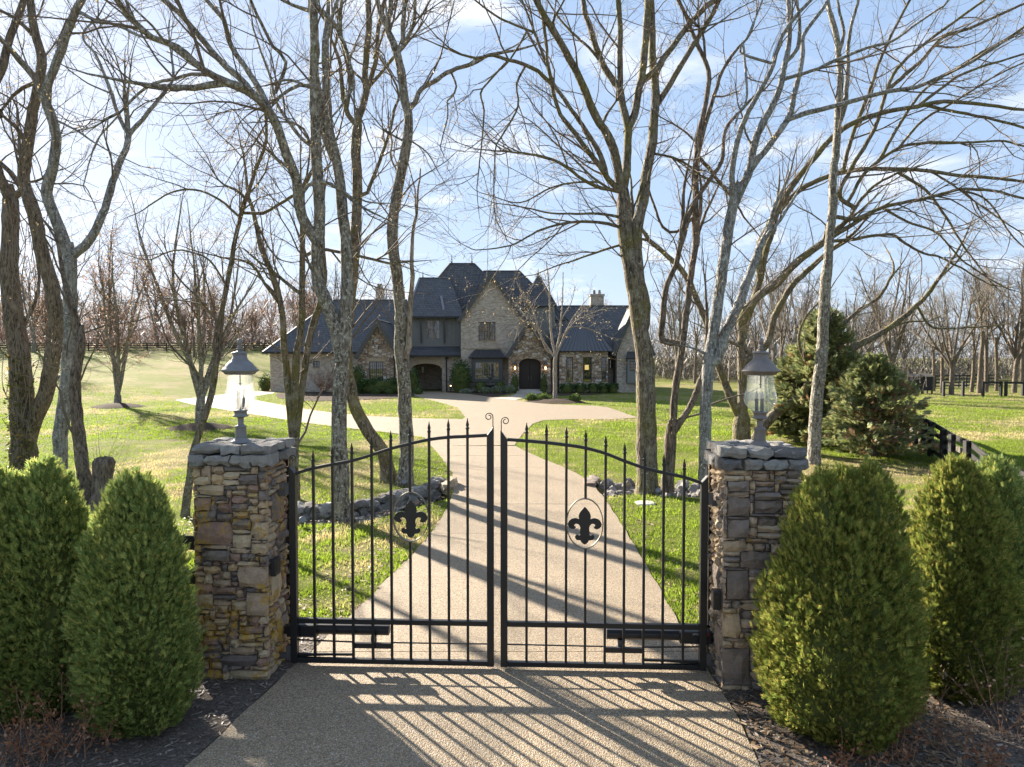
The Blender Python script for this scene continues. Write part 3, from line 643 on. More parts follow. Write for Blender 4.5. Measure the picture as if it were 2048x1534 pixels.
gr, L2, xsR = gate_leaf('right leaf of the black iron driveway gate, hung on the gray pillar', c6, PICK_R, HR, (-0.082, 6.957), -1, c6((532, 632)))
def opener(label, hinge, rot, S, x_end, xa, logo):
    o = thing('gate_opener', label, 'gate opener', (hinge[0], hinge[1], 0), rot, 'gate openers')
    X = lambda x: S*x
    b = MB(); y = 0.10; zc = 0.362; R = 0.055
    prof = [(R*math.cos(a)*0.95, R*math.sin(a)) for a in np.linspace(math.pi/8, 2*math.pi+math.pi/8, 9)[:-1]]
    b.prism([(X(-0.10), y+p, zc+q) for p, q in prof], (X(x_end+0.10), 0, 0)); b.build('actuator_tube', MT['plastic'], o, 0.006)
    h = MB(); h.box(min(X(-0.11), X(0.22)), max(X(-0.11), X(0.22)), y-0.052, y+0.06, zc-0.075, zc+0.055); h.build('motor_housing', MT['plastic'], o, 0.012)
    k = MB(); k.box(min(X(xa-0.03), X(xa+0.025)), max(X(xa-0.03), X(xa+0.025)), 0.058, y, 0.205, zc-0.05); k.build('arm_bracket', MT['steel'], o, 0.004)
    w = MB(); w.box(min(X(-0.16), X(-0.10)), max(X(-0.16), X(-0.10)), y-0.03, y+0.05, zc-0.05, zc+0.03); w.build('pillar_bracket', MT['plastic'], o, 0.004)
    if logo:
        cu = bpy.data.curves.new('logo', 'FONT'); cu.body = 'LIFTMASTER'; cu.size = 0.022; cu.extrude = 0.0006
        to = bpy.data.objects.new('logo', cu); COL.objects.link(to); dg = bpy.context.evaluated_depsgraph_get()
        me = bpy.data.meshes.new_from_object(to.evaluated_get(dg)); bpy.data.objects.remove(to)
        me.materials.clear(); t = link('lettering', me, MT['white'], o, (-0.092, y-0.0535, zc+0.024)); t.rotation_euler = (math.pi/2, 0, 0)
        r = MB(); r0 = [(0.042, 0.072), (0.018, 0.046)]
        x0, x1, z0, z1 = 0.052, 0.078, zc+0.018, zc+0.044; yy = y-0.054
        for a in ((x0, x1, z0, z0+0.005), (x0, x1, z1-0.005, z1), (x1-0.005, x1, z0+0.005, z1-0.005)): r.box(a[0], a[1], yy-0.0006, yy+0.001, a[2], a[3])
        r.build('red_emblem', MT['red'], o)
    return o
opener('black gate opener arm on the left gate leaf, no lettering in view', HL, gl.rotation_euler.z, 1, 0.98, 0.82, False)
opener('black gate opener arm on the right gate leaf, white lettering', HR, gr.rotation_euler.z, -1, 0.97, 0.83, True)
# ------------------------------------------------------------------ stone pillars, lamps, fixtures
def stone_mesh(w, h, d, rng, name='stone', round_=0.022):
    """irregular dressed block: front at y=0 facing -y, depth d"""
    nxs = 4; nzs = 3 if h < 0.16 else 4
    us = np.linspace(-0.5, 0.5, nxs); vs_ = np.linspace(-0.5, 0.5, nzs)
    jit = lambda s: rng.uniform(-s, s)
    cj = {(i, j): (jit(0.13*min(w, 0.14)), jit(0.15*min(h, 0.14))) for i in range(nxs) for j in range(nzs)}
    ty, tx_ = jit(0.022), jit(0.014)
    V = []; fs = []
    for j in range(nzs):
        for i in range(nxs):
            edge = (i in (0, nxs-1)) + (j in (0, nzs-1)); a, b = cj[(i, j)]
            sh = 1.0 if edge == 0 else (0.97 if edge == 1 else 0.90)
            V.append((us[i]*w*sh+a, (round_*edge*0.75)+jit(0.007)+ty*us[i]*2+tx_*vs_[j]*2, vs_[j]*h*sh+b))
    n0 = len(V)
    for j in range(nzs):
        for i in range(nxs):
            if i in (0, nxs-1) or j in (0, nzs-1): pass
    # back rim
    rim = [(i, 0) for i in range(nxs)]+[(nxs-1, j) for j in range(1, nzs)]+[(i, nzs-1) for i in range(nxs-2, -1, -1)]+[(0, j) for j in range(nzs-2, 0, -1)]
    for i, j in rim:
        p = V[j*nxs+i]; V.append((us[i]*w*1.0, d*0.35, vs_[j]*h*1.0))
    for i, j in rim: V.append((us[i]*w, d, vs_[j]*h))
    for j in range(nzs-1):
        for i in range(nxs-1): k = j*nxs+i; fs.append((k, k+1, k+nxs+1, k+nxs))
    m = len(rim)
    for q in range(m):
        a = rim[q][1]*nxs+rim[q][0]; b = rim[(q+1) % m][1]*nxs+rim[(q+1) % m][0]
        fs.append((b, a, n0+q, n0+(q+1) % m)); fs.append((n0+(q+1) % m, n0+q, n0+m+q, n0+m+(q+1) % m))
    me = bpy.data.meshes.new(name); me.from_pydata(V, [], fs); me.update(); return me
def pack(w, h, rng, big=(), cell=0.0265):
    nu, nv = int(round(w/cell)), int(round(h/cell)); occ = np.zeros((nv, nu), bool); out = []
    cu, cvv = w/nu, h/nv
    def put(i, j, a, b): occ[j:j+b, i:i+a] = True; out.append((i*cu, (i+a)*cu, j*cvv, (j+b)*cvv))
    for (u, v, a, b) in big:
        i, j = int(round(u*nu)), int(round(v*nv)); a = max(1, int(round(a*nu))); b = max(1, int(round(b*nv)))
        i = min(i, nu-a); j = min(j, nv-b)
        if not occ[j:j+b, i:i+a].any(): put(i, j, a, b)
    for j in range(nv):
        for i in range(nu):
            if occ[j, i]: continue
            a = rng.choice((3, 4, 5, 6, 7, 8, 9, 10)); b = rng.choice((2, 2, 2, 3, 3, 3, 4, 4)) if a > 4 else rng.choice((1, 2, 3, 3))
            while a > 1 and (i+a > nu or occ[j, i:i+a].any()): a -= 1
            while b > 1 and (j+b > nv or occ[j:j+b, i:i+a].any()): b -= 1
            if i+a < nu and not occ[j, i+a:i+a+2].all() and nu-i-a <= 1: a = nu-i if not occ[j, i:nu].any() else a
            put(i, j, a, b)
    return [r for r in out]
def pillar(label, inner_x, front_y, side, mat, seed, big_front, W_=0.74, D_=0.74, body=2.16):
    """side: -1 left pillar (inner face towards +x)"""
    rng = random.Random(seed); cx = inner_x+side*W_/2; cy = front_y+D_/2
    p = thing('stone_pillar', label, 'pillar', (cx, cy, 0), GROT, 'stone gate pillars')
    core = MB(); core.box(-W_/2+0.045, W_/2-0.045, -D_/2+0.045, D_/2-0.045, -0.05, body+0.1); core.build('mortar_core', MT['mortar'], p)
    t = 0.10
    faces = [((-W_/2, -D_/2), 0.0, W_, big_front, 1.0), ((W_/2, -D_/2+t), math.pi/2, D_-2*t, [(0.1, 0.35, 0.55, 0.13), (0.35, 0.12, 0.6, 0.11), (0.2, 0.72, 0.5, 0.14)] if side < 0 else (), 1.0),
             ((-W_/2, D_/2-t), -math.pi/2, D_-2*t, [(0.45, 0.12, 0.5, 0.14), (0.1, 0.4, 0.6, 0.12)] if side > 0 else (), 1.0), ((W_/2, D_/2), math.pi, W_, (), 1.9)]
    for (ox, oy), rot, fw, big, cs in faces:
        for u0, u1, v0, v1 in pack(fw, body, rng, big, 0.0265*cs):
            w, h = u1-u0, v1-v0; me = stone_mesh(w-0.010, h-0.010, t-0.012, rng, 'stone')
            proud = rng.uniform(-0.016, 0.010)+(0.004 if w*h > 0.03 else 0)
            c, s = math.cos(rot), math.sin(rot); u = (u0+u1)/2
            o = link('stone', me, mat, p, (ox+c*u+s*proud, oy+s*u-c*proud, (v0+v1)/2)); o.rotation_euler = (0, rng.uniform(-0.035, 0.035), rot) if rot == 0 else (0, 0, rot+rng.uniform(-0.03, 0.03))
    # two courses of rough cap slabs
    for k, (z, hh, ov) in enumerate(((body+0.0, 0.115, 0.035), (body+0.115, 0.095, 0.005))):
        for row, (y0, y1) in enumerate(((-D_/2-ov, -D_/2*0.28), (-D_/2*0.28, D_/2*0.34), (D_/2*0.34, D_/2+ov))):
            cuts = [-W_/2-ov-rng.uniform(0, 0.05)]; n = 4 if (row+k) % 2 == 0 else 3
            for i in range(1, n): cuts.append(-W_/2-ov+(W_+2*ov)*(i+rng.uniform(-0.18, 0.18))/n)
            cuts.append(W_/2+ov+rng.uniform(0, 0.04))
            for a, b in zip(cuts[:-1], cuts[1:]):
                dd = (y1-y0)-0.008; me = stone_mesh(b-a-0.009, hh*rng.uniform(0.72, 1.0), dd, rng, 'cap_stone', 0.02)
                # round the top edge as well
                bm = bmesh.new(); bm.from_mesh(me)
                for v in bm.verts:
                    v.co.z += rng.uniform(-0.013, 0.011)
                bm.to_mesh(me); bm.free()
                o = link('cap_stone', me, MT['stone_cap'], p, ((a+b)/2, y0+0.004+rng.uniform(-0.012, 0.012), z+hh/2)); o.rotation_euler = (rng.uniform(-0.015, 0.015), rng.uniform(-0.012, 0.012), 0)
    return p, (cx, cy, body+0.205)
BIG_L = [(0.02, 0.63, 0.50, 0.105), (0.60, 0.44, 0.38, 0.10), (0.80, 0.655, 0.20, 0.09), (0.0, 0.33, 0.26, 0.075), (0.55, 0.62, 0.24, 0.06), (0.05, 0.86, 0.40, 0.045), (0.0, 0.79, 0.26, 0.06), (0.35, 0.07, 0.5, 0.05), (0.45, 0.0, 0.55, 0.05), (0.12, 0.555, 0.4, 0.05), (0.7, 0.30, 0.28, 0.11), (0.04, 0.03, 0.42, 0.06)]
BIG_R = [(0.05, 0.79, 0.30, 0.085), (0.02, 0.70, 0.28, 0.085), (0.02, 0.41, 0.27, 0.13), (0.20, 0.56, 0.40, 0.07), (0.0, 0.02, 0.35, 0.17), (0.0, 0.25, 0.22, 0.11), (0.38, 0.80, 0.36, 0.06), (0.0, 0.63, 0.3, 0.05), (0.5, 0.4, 0.4, 0.1)]
pl, topL = pillar('left stone gate pillar with orange lichen on its warm stones', -2.425, 6.71, -1, MT['stone_l'], 11, BIG_L)
pr, topR = pillar('right stone gate pillar, grayer, half hidden by the golden arborvitae', 2.06, 6.48, 1, MT['stone_r'], 23, BIG_R)
LAMP = [(45,5),(60,25),(80,32),(95,33),(115,30),(127,22),(140,18),(148,30),(160,30),(170,18),(180,40),(190,40),(200,20),(215,42),(235,105),(245,108),(250,86),(262,92),(308,92),(316,105),(326,106),(345,124),(380,166),(420,192),(448,214),(463,238),(474,241),(480,236),(490,216),(500,202),(520,190),(526,160)]
GLASS = [(526,158),(545,160),(590,163),(640,163),(690,168),(740,182),(780,194),(820,200),(860,198),(900,183),(940,152),(975,112),(998,84)]
BASE = [(996,20),(998,92),(1014,92),(1020,80),(1060,80),(1074,100),(1084,100),(1095,52),(1110,36),(1130,40),(1180,35),(1200,46),(1213,75),(1225,75),(1235,68),(1342,72),(1358,76),(1368,70),(1398,100),(1418,130),(1440,136),(1444,20)]
def lamp(label, loc, mat, scale=1.08/1395, wide=1.0):
    o = thing('pillar_lamp', label, 'lamp', loc, 0.3, 'lamps on the gate pillars'); k = scale
    pr_ = lambda P: [(r*k*wide, (1444-y)*k) for y, r in P]
    MB().lathe(pr_(BASE), 28).build('base', mat, o); MB().lathe(pr_(LAMP), 32).build('roof', mat, o)
    g = MB().lathe(pr_(GLASS), 120, flute=0.020, fl_n=20); g.build('glass_shade', MT['lampglass'], o)
    s = MB(); s.tube([(0, 0, (1444-530)*k), (0, 0, (1444-690)*k)], 0.006, 8); s.tube([(0, 0, (1444-640)*k), (0, 0, (1444-655)*k)], 0.014, 8); s.build('hanging_rod', MT['socket'], o)
    for i in range(3):
        a = i*2.094+0.4; c = (0.034*math.cos(a), 0.034*math.sin(a), 0)
        MB().lathe([(0.001, (1444-990)*k), (0.017, (1444-990)*k), (0.017, (1444-830)*k), (0.001, (1444-828)*k)], 12, c).build('candle_socket', MT['socket'], o)
        MB().lathe([(0.006, (1444-828)*k), (0.013, (1444-815)*k), (0.015, (1444-790)*k), (0.009, (1444-755)*k), (0.001, (1444-725)*k)], 12, c).build('bulb', MT['candle'], o)
    return o
lamp('blue gray post lamp with clear fluted glass on the left gate pillar', (topL[0]-0.015, topL[1]-0.03, topL[2]-0.012), MT['lampmetal'])
lamp('brownish post lamp with clear fluted glass on the right gate pillar', (topR[0]+0.055, topR[1]-0.03, topR[2]-0.012), MT['lampmetal_r'])
# keypad box on the inner side of the left pillar, photo-eye on the right one
kb = thing('intercom_box', 'small black intercom box on the inner side of the left pillar', 'intercom', (-2.41, 6.86, 1.12), GROT)
m = MB(); m.box(-0.02, 0.035, -0.07, 0.07, -0.085, 0.085); m.build('housing', MT['plastic'], kb, 0.008); m = MB(); m.box(0.036, 0.04, -0.05, 0.05, -0.04, 0.06); m.build('face_plate', MT['socket'], kb)
pe = thing('photo_eye', 'small black safety sensor on the inner side of the right pillar', 'sensor', (2.045, 6.60, 0.88), GROT)
m = MB(); m.box(-0.085, -0.005, -0.05, 0.05, -0.10, 0.09); m.build('housing', MT['plastic'], pe, 0.012)
m = MB(); m.lathe([(0.001, 0.004), (0.016, 0.004), (0.018, 0.0), (0.018, -0.01)], 12, (0, 0, 0)); lo = m.build('lens', MT['socket'], pe, loc=(-0.045, -0.053, 0.03)); lo.rotation_euler = (math.pi/2, 0, 0)
m = MB(); m.box(-0.012, 0.025, -0.03, 0.03, -0.06, 0.06); m.build('bracket', MT['steel'], pe)
# ------------------------------------------------------------------ foliage builders and the arborvitae
def inst_mesh(T, faces, pos, R, scale):
    """T (t,3) template, pos (n,3), R (n,3,3) columns = local axes, scale (n,)"""
    n = len(pos); V = np.einsum('nij,tj->nti', R, T)*scale[:, None, None]+pos[:, None, :]
    Fc = np.asarray(faces)[None]+(np.arange(n)*len(T))[:, None, None]
    return V.reshape(-1, 3), Fc.reshape(-1, len(faces[0]))
def frames(d, roll, up=(0, 0, 1)):
    """d (n,3) main axis -> local x; roll about it"""
    d = d/np.linalg.norm(d, axis=1, keepdims=True); u = np.broadcast_to(np.array(up, float), d.shape)
    a = np.cross(d, u); ln = np.linalg.norm(a, axis=1, keepdims=True); a = np.where(ln > 1e-3, a/np.maximum(ln, 1e-6), np.array((1., 0, 0))); b = np.cross(a, d)
    c, s = np.cos(roll)[:, None], np.sin(roll)[:, None]
    return np.stack([d, a*c+b*s, -a*s+b*c], -1)
def spray_template(n=9, wid=0.055, spread=0.42):
    """flat fern-like spray along +x in the x-y plane; thin triangles"""
    V = []; fs = []
    def leaf(x, y, ang, l, w, z):
        c, s = math.cos(ang), math.sin(ang); k = len(V)
        V.extend([(x-s*-w*0.5, y+c*-w*0.5, 0), (x-s*w*0.5, y+c*w*0.5, 0), (x+c*l, y+s*l, z)]); fs.append((k, k+1, k+2))
    leaf(0, 0, 0, 1.0, wid*1.4, 0.05)
    for i in range(1, n):
        t = i/n; sg = 1 if i % 2 else -1
        leaf(t*0.75, 0, sg*0.75*(1-0.35*t), spread*(1.1-0.7*t)+0.10, wid*1.9, 0.10*sg*0.6)
    return np.array(V), fs
SPRAY, SPRAY_F = spray_template(9, 0.085, 0.50); FINE, FINE_F = spray_template(7, 0.085, 0.46)
def arborvitae(label, x, y, R, H, tips, n, mat, seed, lean=0.0):
    r = np.random.default_rng(seed); o = thing('arborvitae_shrub', label, 'shrub', (x, y, 0), 0, 'arborvitae shrubs beside the gate')
    tz = np.array([0, 0.05, 0.13, 0.25, 0.4, 0.55, 0.69, 0.8, 0.88, 0.95, 1.0]); tr = np.array([0.60, 0.80, 0.94, 1.0, 0.98, 0.89, 0.75, 0.62, 0.50, 0.34, 0.07])
    ph = r.random(8)*6.28
    def lump(th, t): return 1+0.06*np.sin(2*th+ph[0]+3*t)+0.06*np.sin(5*th+ph[1]-7*t)+0.055*np.sin(19*t+ph[2]+3*th)+0.05*np.sin(11*th+17*t+ph[3])+0.04*np.sin(17*th-29*t+ph[4])
    def surf(th, t): return R*np.interp(t, tz, tr)*lump(th, t)
    # leaders: several pointed tops
    P = []; D = []; S = []
    def shell(n_, depth, cx, cy, z0, z1, rad, size):
        t = r.random(n_)**1.12; th = r.random(n_)*2*math.pi; rr = rad(th, t)*(1-depth*r.random(n_)**1.5)
        z = z0+(z1-z0)*t; nx_, ny_ = np.cos(th), np.sin(th)
        P.append(np.stack([cx+rr*nx_+lean*t, cy+rr*ny_, z], 1))
        up = 0.6+1.3*t**2+0.7*r.random(n_)
        D.append(np.stack([nx_*(1.1-0.5*t)+r.normal(0, 0.3, n_), ny_*(1.1-0.5*t)+r.normal(0, 0.3, n_), up], 1)); S.append(size*(0.65+0.7*r.random(n_)))
    for k, (tx, ty, hh, rr_) in enumerate(tips):
        m = int(1.45*n*rr_**1.4*(1 if k == 0 else 0.7))
        shell(m, 0.20, tx, ty, 0.02, H*hh, (lambda q: (lambda th, t: surf(th+k*1.3, t)*q))(rr_), 0.070)
        shell(m//7, -0.10, tx, ty, 0.05, H*hh*1.02, (lambda q: (lambda th, t: surf(th+k*1.3, t)*q))(rr_), 0.085)
    P = np.vstack(P); D = np.vstack(D); S = np.concatenate(S); roll = r.random(len(P))*math.pi
    V, Fc = inst_mesh(FINE, FINE_F, P, frames(D, roll), S)
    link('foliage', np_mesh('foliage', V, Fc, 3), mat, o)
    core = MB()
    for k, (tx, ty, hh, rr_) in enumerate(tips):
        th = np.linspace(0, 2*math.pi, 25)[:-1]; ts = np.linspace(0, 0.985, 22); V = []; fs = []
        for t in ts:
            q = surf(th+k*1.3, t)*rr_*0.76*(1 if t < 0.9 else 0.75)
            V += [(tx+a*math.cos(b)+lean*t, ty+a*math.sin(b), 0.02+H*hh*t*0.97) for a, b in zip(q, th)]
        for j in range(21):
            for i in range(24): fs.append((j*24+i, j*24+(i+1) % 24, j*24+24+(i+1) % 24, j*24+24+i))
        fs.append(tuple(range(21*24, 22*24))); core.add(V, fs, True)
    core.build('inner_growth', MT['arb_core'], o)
    st = MB(); st.tube([(0, 0, -0.1), (0.01, 0, 0.3)], 0.05, 8); st.build('stem', MT['bark_brown'], o)
    return o
def at(px, Y): return float(W(px, 1000, Y)[0])
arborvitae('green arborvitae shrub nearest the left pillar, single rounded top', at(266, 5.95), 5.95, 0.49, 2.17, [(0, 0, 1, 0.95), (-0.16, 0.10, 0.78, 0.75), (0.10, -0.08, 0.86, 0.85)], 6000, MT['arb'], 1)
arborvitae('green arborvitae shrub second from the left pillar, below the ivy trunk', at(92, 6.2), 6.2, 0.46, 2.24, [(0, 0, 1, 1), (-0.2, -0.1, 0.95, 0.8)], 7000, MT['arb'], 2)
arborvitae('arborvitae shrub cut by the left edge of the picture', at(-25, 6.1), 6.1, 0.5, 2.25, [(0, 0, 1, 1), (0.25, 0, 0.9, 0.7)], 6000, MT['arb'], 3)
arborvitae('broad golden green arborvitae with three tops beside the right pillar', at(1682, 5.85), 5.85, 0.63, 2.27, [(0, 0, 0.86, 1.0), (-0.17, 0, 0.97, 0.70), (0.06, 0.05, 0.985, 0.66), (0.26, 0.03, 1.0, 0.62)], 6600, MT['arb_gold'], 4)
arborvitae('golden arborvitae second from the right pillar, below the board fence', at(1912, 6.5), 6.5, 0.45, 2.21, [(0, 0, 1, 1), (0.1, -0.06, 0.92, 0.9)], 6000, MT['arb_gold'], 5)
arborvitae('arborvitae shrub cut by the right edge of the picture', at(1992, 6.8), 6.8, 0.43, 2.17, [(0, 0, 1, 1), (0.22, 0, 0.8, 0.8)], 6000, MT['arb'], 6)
LEAF = np.array([(0, 0, 0), (0.5, -0.28, 0.05), (1, 0, 0), (0.5, 0.28, 0.05)]); LEAF_F = [(0, 1, 2, 3)]
def leaf_cloud(pos, out, size, r, tilt=0.6):
    D = out+r.normal(0, tilt, out.shape); return inst_mesh(LEAF, LEAF_F, pos, frames(D, r.random(len(pos))*6.28), size*(0.6+0.8*r.random(len(pos))))
def ball_shrub(name, label, loc, rx, ry, rz, n, size, mat, seed, group=None, square=1.0):
    """clipped shrub sitting on the ground"""
    r = np.random.default_rng(seed); o = thing(name, label, 'shrub', loc, 0, group)
    v = r.normal(size=(n, 3)); v /= np.linalg.norm(v, axis=1, keepdims=True); v[:, 2] = np.abs(v[:, 2])*1.0-0.35*(r.random(n) < 0.35); 
    if square != 1.0: v = np.sign(v)*np.abs(v)**square; v /= np.maximum(np.abs(v).max(1, keepdims=True), 1e-6)*0.5+np.linalg.norm(v, axis=1, keepdims=True)*0.5
    b = 1+0.10*np.sin(5*v[:, 0]+seed)*np.sin(4*v[:, 2]+1)+0.06*np.sin(9*v[:, 1]+seed); sc = b*(1-0.22*r.random(n)**2)
    P = v*sc[:, None]*np.array((rx, ry, rz)); P[:, 2] = np.maximum(P[:, 2]+rz*0.42, 0.02)
    V, Fc = leaf_cloud(P, v, size, r); link('foliage', np_mesh('foliage', V, Fc, 4), mat, o)
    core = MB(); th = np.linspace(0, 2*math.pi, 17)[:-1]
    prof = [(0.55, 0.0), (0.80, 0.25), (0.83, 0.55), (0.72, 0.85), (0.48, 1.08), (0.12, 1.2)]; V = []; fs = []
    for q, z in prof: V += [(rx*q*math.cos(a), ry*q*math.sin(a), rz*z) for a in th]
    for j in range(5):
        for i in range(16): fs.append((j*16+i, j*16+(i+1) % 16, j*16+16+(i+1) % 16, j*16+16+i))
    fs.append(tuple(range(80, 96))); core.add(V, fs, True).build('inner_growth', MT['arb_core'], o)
    return o
# ------------------------------------------------------------------ bare trees
class Tubes:
    def __init__(s): s.v = []; s.f = []; s.n = 0
    def add(s, pts, rad, sides):
        V, Fq = tube_arrays(np.asarray(pts), np.asarray(rad), sides); s.v.append(V); s.f.append(Fq+s.n); s.n += len(V)
    def build(s, name, mat, parent, off):
        if not s.v: return None
        return link(name, np_mesh(name, np.vstack(s.v)-np.array(off), np.vstack(s.f), 4, True), mat, parent)
def unit(v): return v/max(np.linalg.norm(v), 1e-9)
def shoot(r, p, d, length, r0, r1, nseg, wob, trop, tv=(0, 0, 1)):
    pts = [p]; st = length/nseg; tv = np.array(tv)
    for i in range(nseg):
        d = unit(d+r.normal(0, wob, 3)+tv*trop); p = p+d*st; pts.append(p)
    return np.array(pts), np.linspace(r0, r1, nseg+1)
class TreeGen:
    def __init__(s, seed, twig_min=0.0042, dens=(1.75, 3.4, 4.2), lens=(1.9, 0.82, 0.36), trop=(0.05, 0.03, 0.0), ang=(0.75, 0.8, 0.9), wob=0.16, buds=1.0, levels=3, bud_size=0.034, cap=9000):
        s.r = np.random.default_rng(seed); s.trunk = Tubes(); s.twig = Tubes(); s.bud_p = []; s.bud_d = []
        s.__dict__.update(dict(tmin=twig_min, dens=dens, lens=lens, trop=trop, ang=ang, wob=wob, buds=buds, levels=levels, bud_size=bud_size, cap=cap)); s.count = 0
    def limb(s, pts, rad, sides=None, t0=0.25, dens=1.0):
        R = rad.max(); s.trunk.add(pts, rad, sides or (14 if R > 0.12 else 9 if R > 0.05 else 6)); s.sprout(pts, rad, 0, t0, dens)
        if s.buds > 0 and dens > 0.4:
            r = s.r; L = np.linalg.norm(np.diff(pts, axis=0), axis=1).sum()
            for _ in range(r.poisson(L*6*s.buds*min(dens, 1.2))):
                j = int(r.integers(len(pts)//3, len(pts)))
                if pts[j][2] < 4.0: continue
                v = unit(r.normal(size=3)); s.bud_p.append(pts[j]+v*rad[j]*1.05+r.normal(0, 0.03, 3)); s.bud_d.append(v+np.array((0, 0, -0.5)))
    def sprout(s, pts, rad, lv, t0=0.2, dens=1.0):
        if lv >= s.levels: return
        r = s.r; seg = np.linalg.norm(np.diff(pts, axis=0), axis=1); cum = np.concatenate([[0], np.cumsum(seg)]); L = cum[-1]
        n = r.poisson(max(0.0, L*(1-t0)*s.dens[lv]*dens))
        for _ in range(n):
            if s.count > s.cap: return
            t = t0+(1-t0)*r.random(); q = t*L; i = min(np.searchsorted(cum, q, side='right')-1, len(seg)-1); f = (q-cum[i])/max(seg[i], 1e-9)
            p = pts[i]*(1-f)+pts[i+1]*f; d = unit(pts[i+1]-pts[i]); pr = rad[i]*(1-f)+rad[i+1]*f
            if lv == 0 and pr > 0.16 and r.random() < 0.75: continue
            a = r.normal(size=3); a = unit(a-d*a.dot(d)); an = s.ang[lv]*(0.6+0.7*r.random())
            dd = unit(d*math.cos(an)+a*math.sin(an)); ln = s.lens[lv]*(0.35+1.1*r.random())*(1.15-0.5*t)
            r0 = min(pr*0.62, max(s.tmin*1.3, ln*0.011)); ns = (6, 4, 3)[lv]
            P, Rr = shoot(r, p, dd, ln, r0, max(s.tmin*0.6, r0*0.3), ns, s.wob, s.trop[lv])
            s.twig.add(P, Rr, 5 if r0 > 0.015 else (4 if lv == 0 else 3)); s.count += 1
            s.sprout(P, Rr, lv+1, 0.15, 1.0)
            if lv >= 1 and s.buds > 0:
                k = r.poisson(s.buds*ln*(4.5 if lv == 1 else 3.0))
                for _ in range(k):
                    j = r.integers(1, len(P)); s.bud_p.append(P[j]+r.normal(0, 0.012, 3)); s.bud_d.append(unit(P[j]-P[j-1])+r.normal(0, 0.6, 3)+np.array((0, 0, -0.4)))
    def build(s, root, bark, twig_mat, bud_mat=None):
        off = np.array(root.location); s.trunk.build('trunk', bark, root, off); cr = s.twig.build('crown', twig_mat, root, off)
        if s.bud_p and bud_mat is not None:
            P = np.array(s.bud_p)-off; V, Fc = inst_mesh(LEAF, LEAF_F, P, frames(np.array(s.bud_d), s.r.random(len(P))*6.28), s.bud_size*(0.5+s.r.random(len(P))))
            link('buds', np_mesh('buds', V, Fc, 4), bud_mat, cr or root)['kind'] = 'stuff'
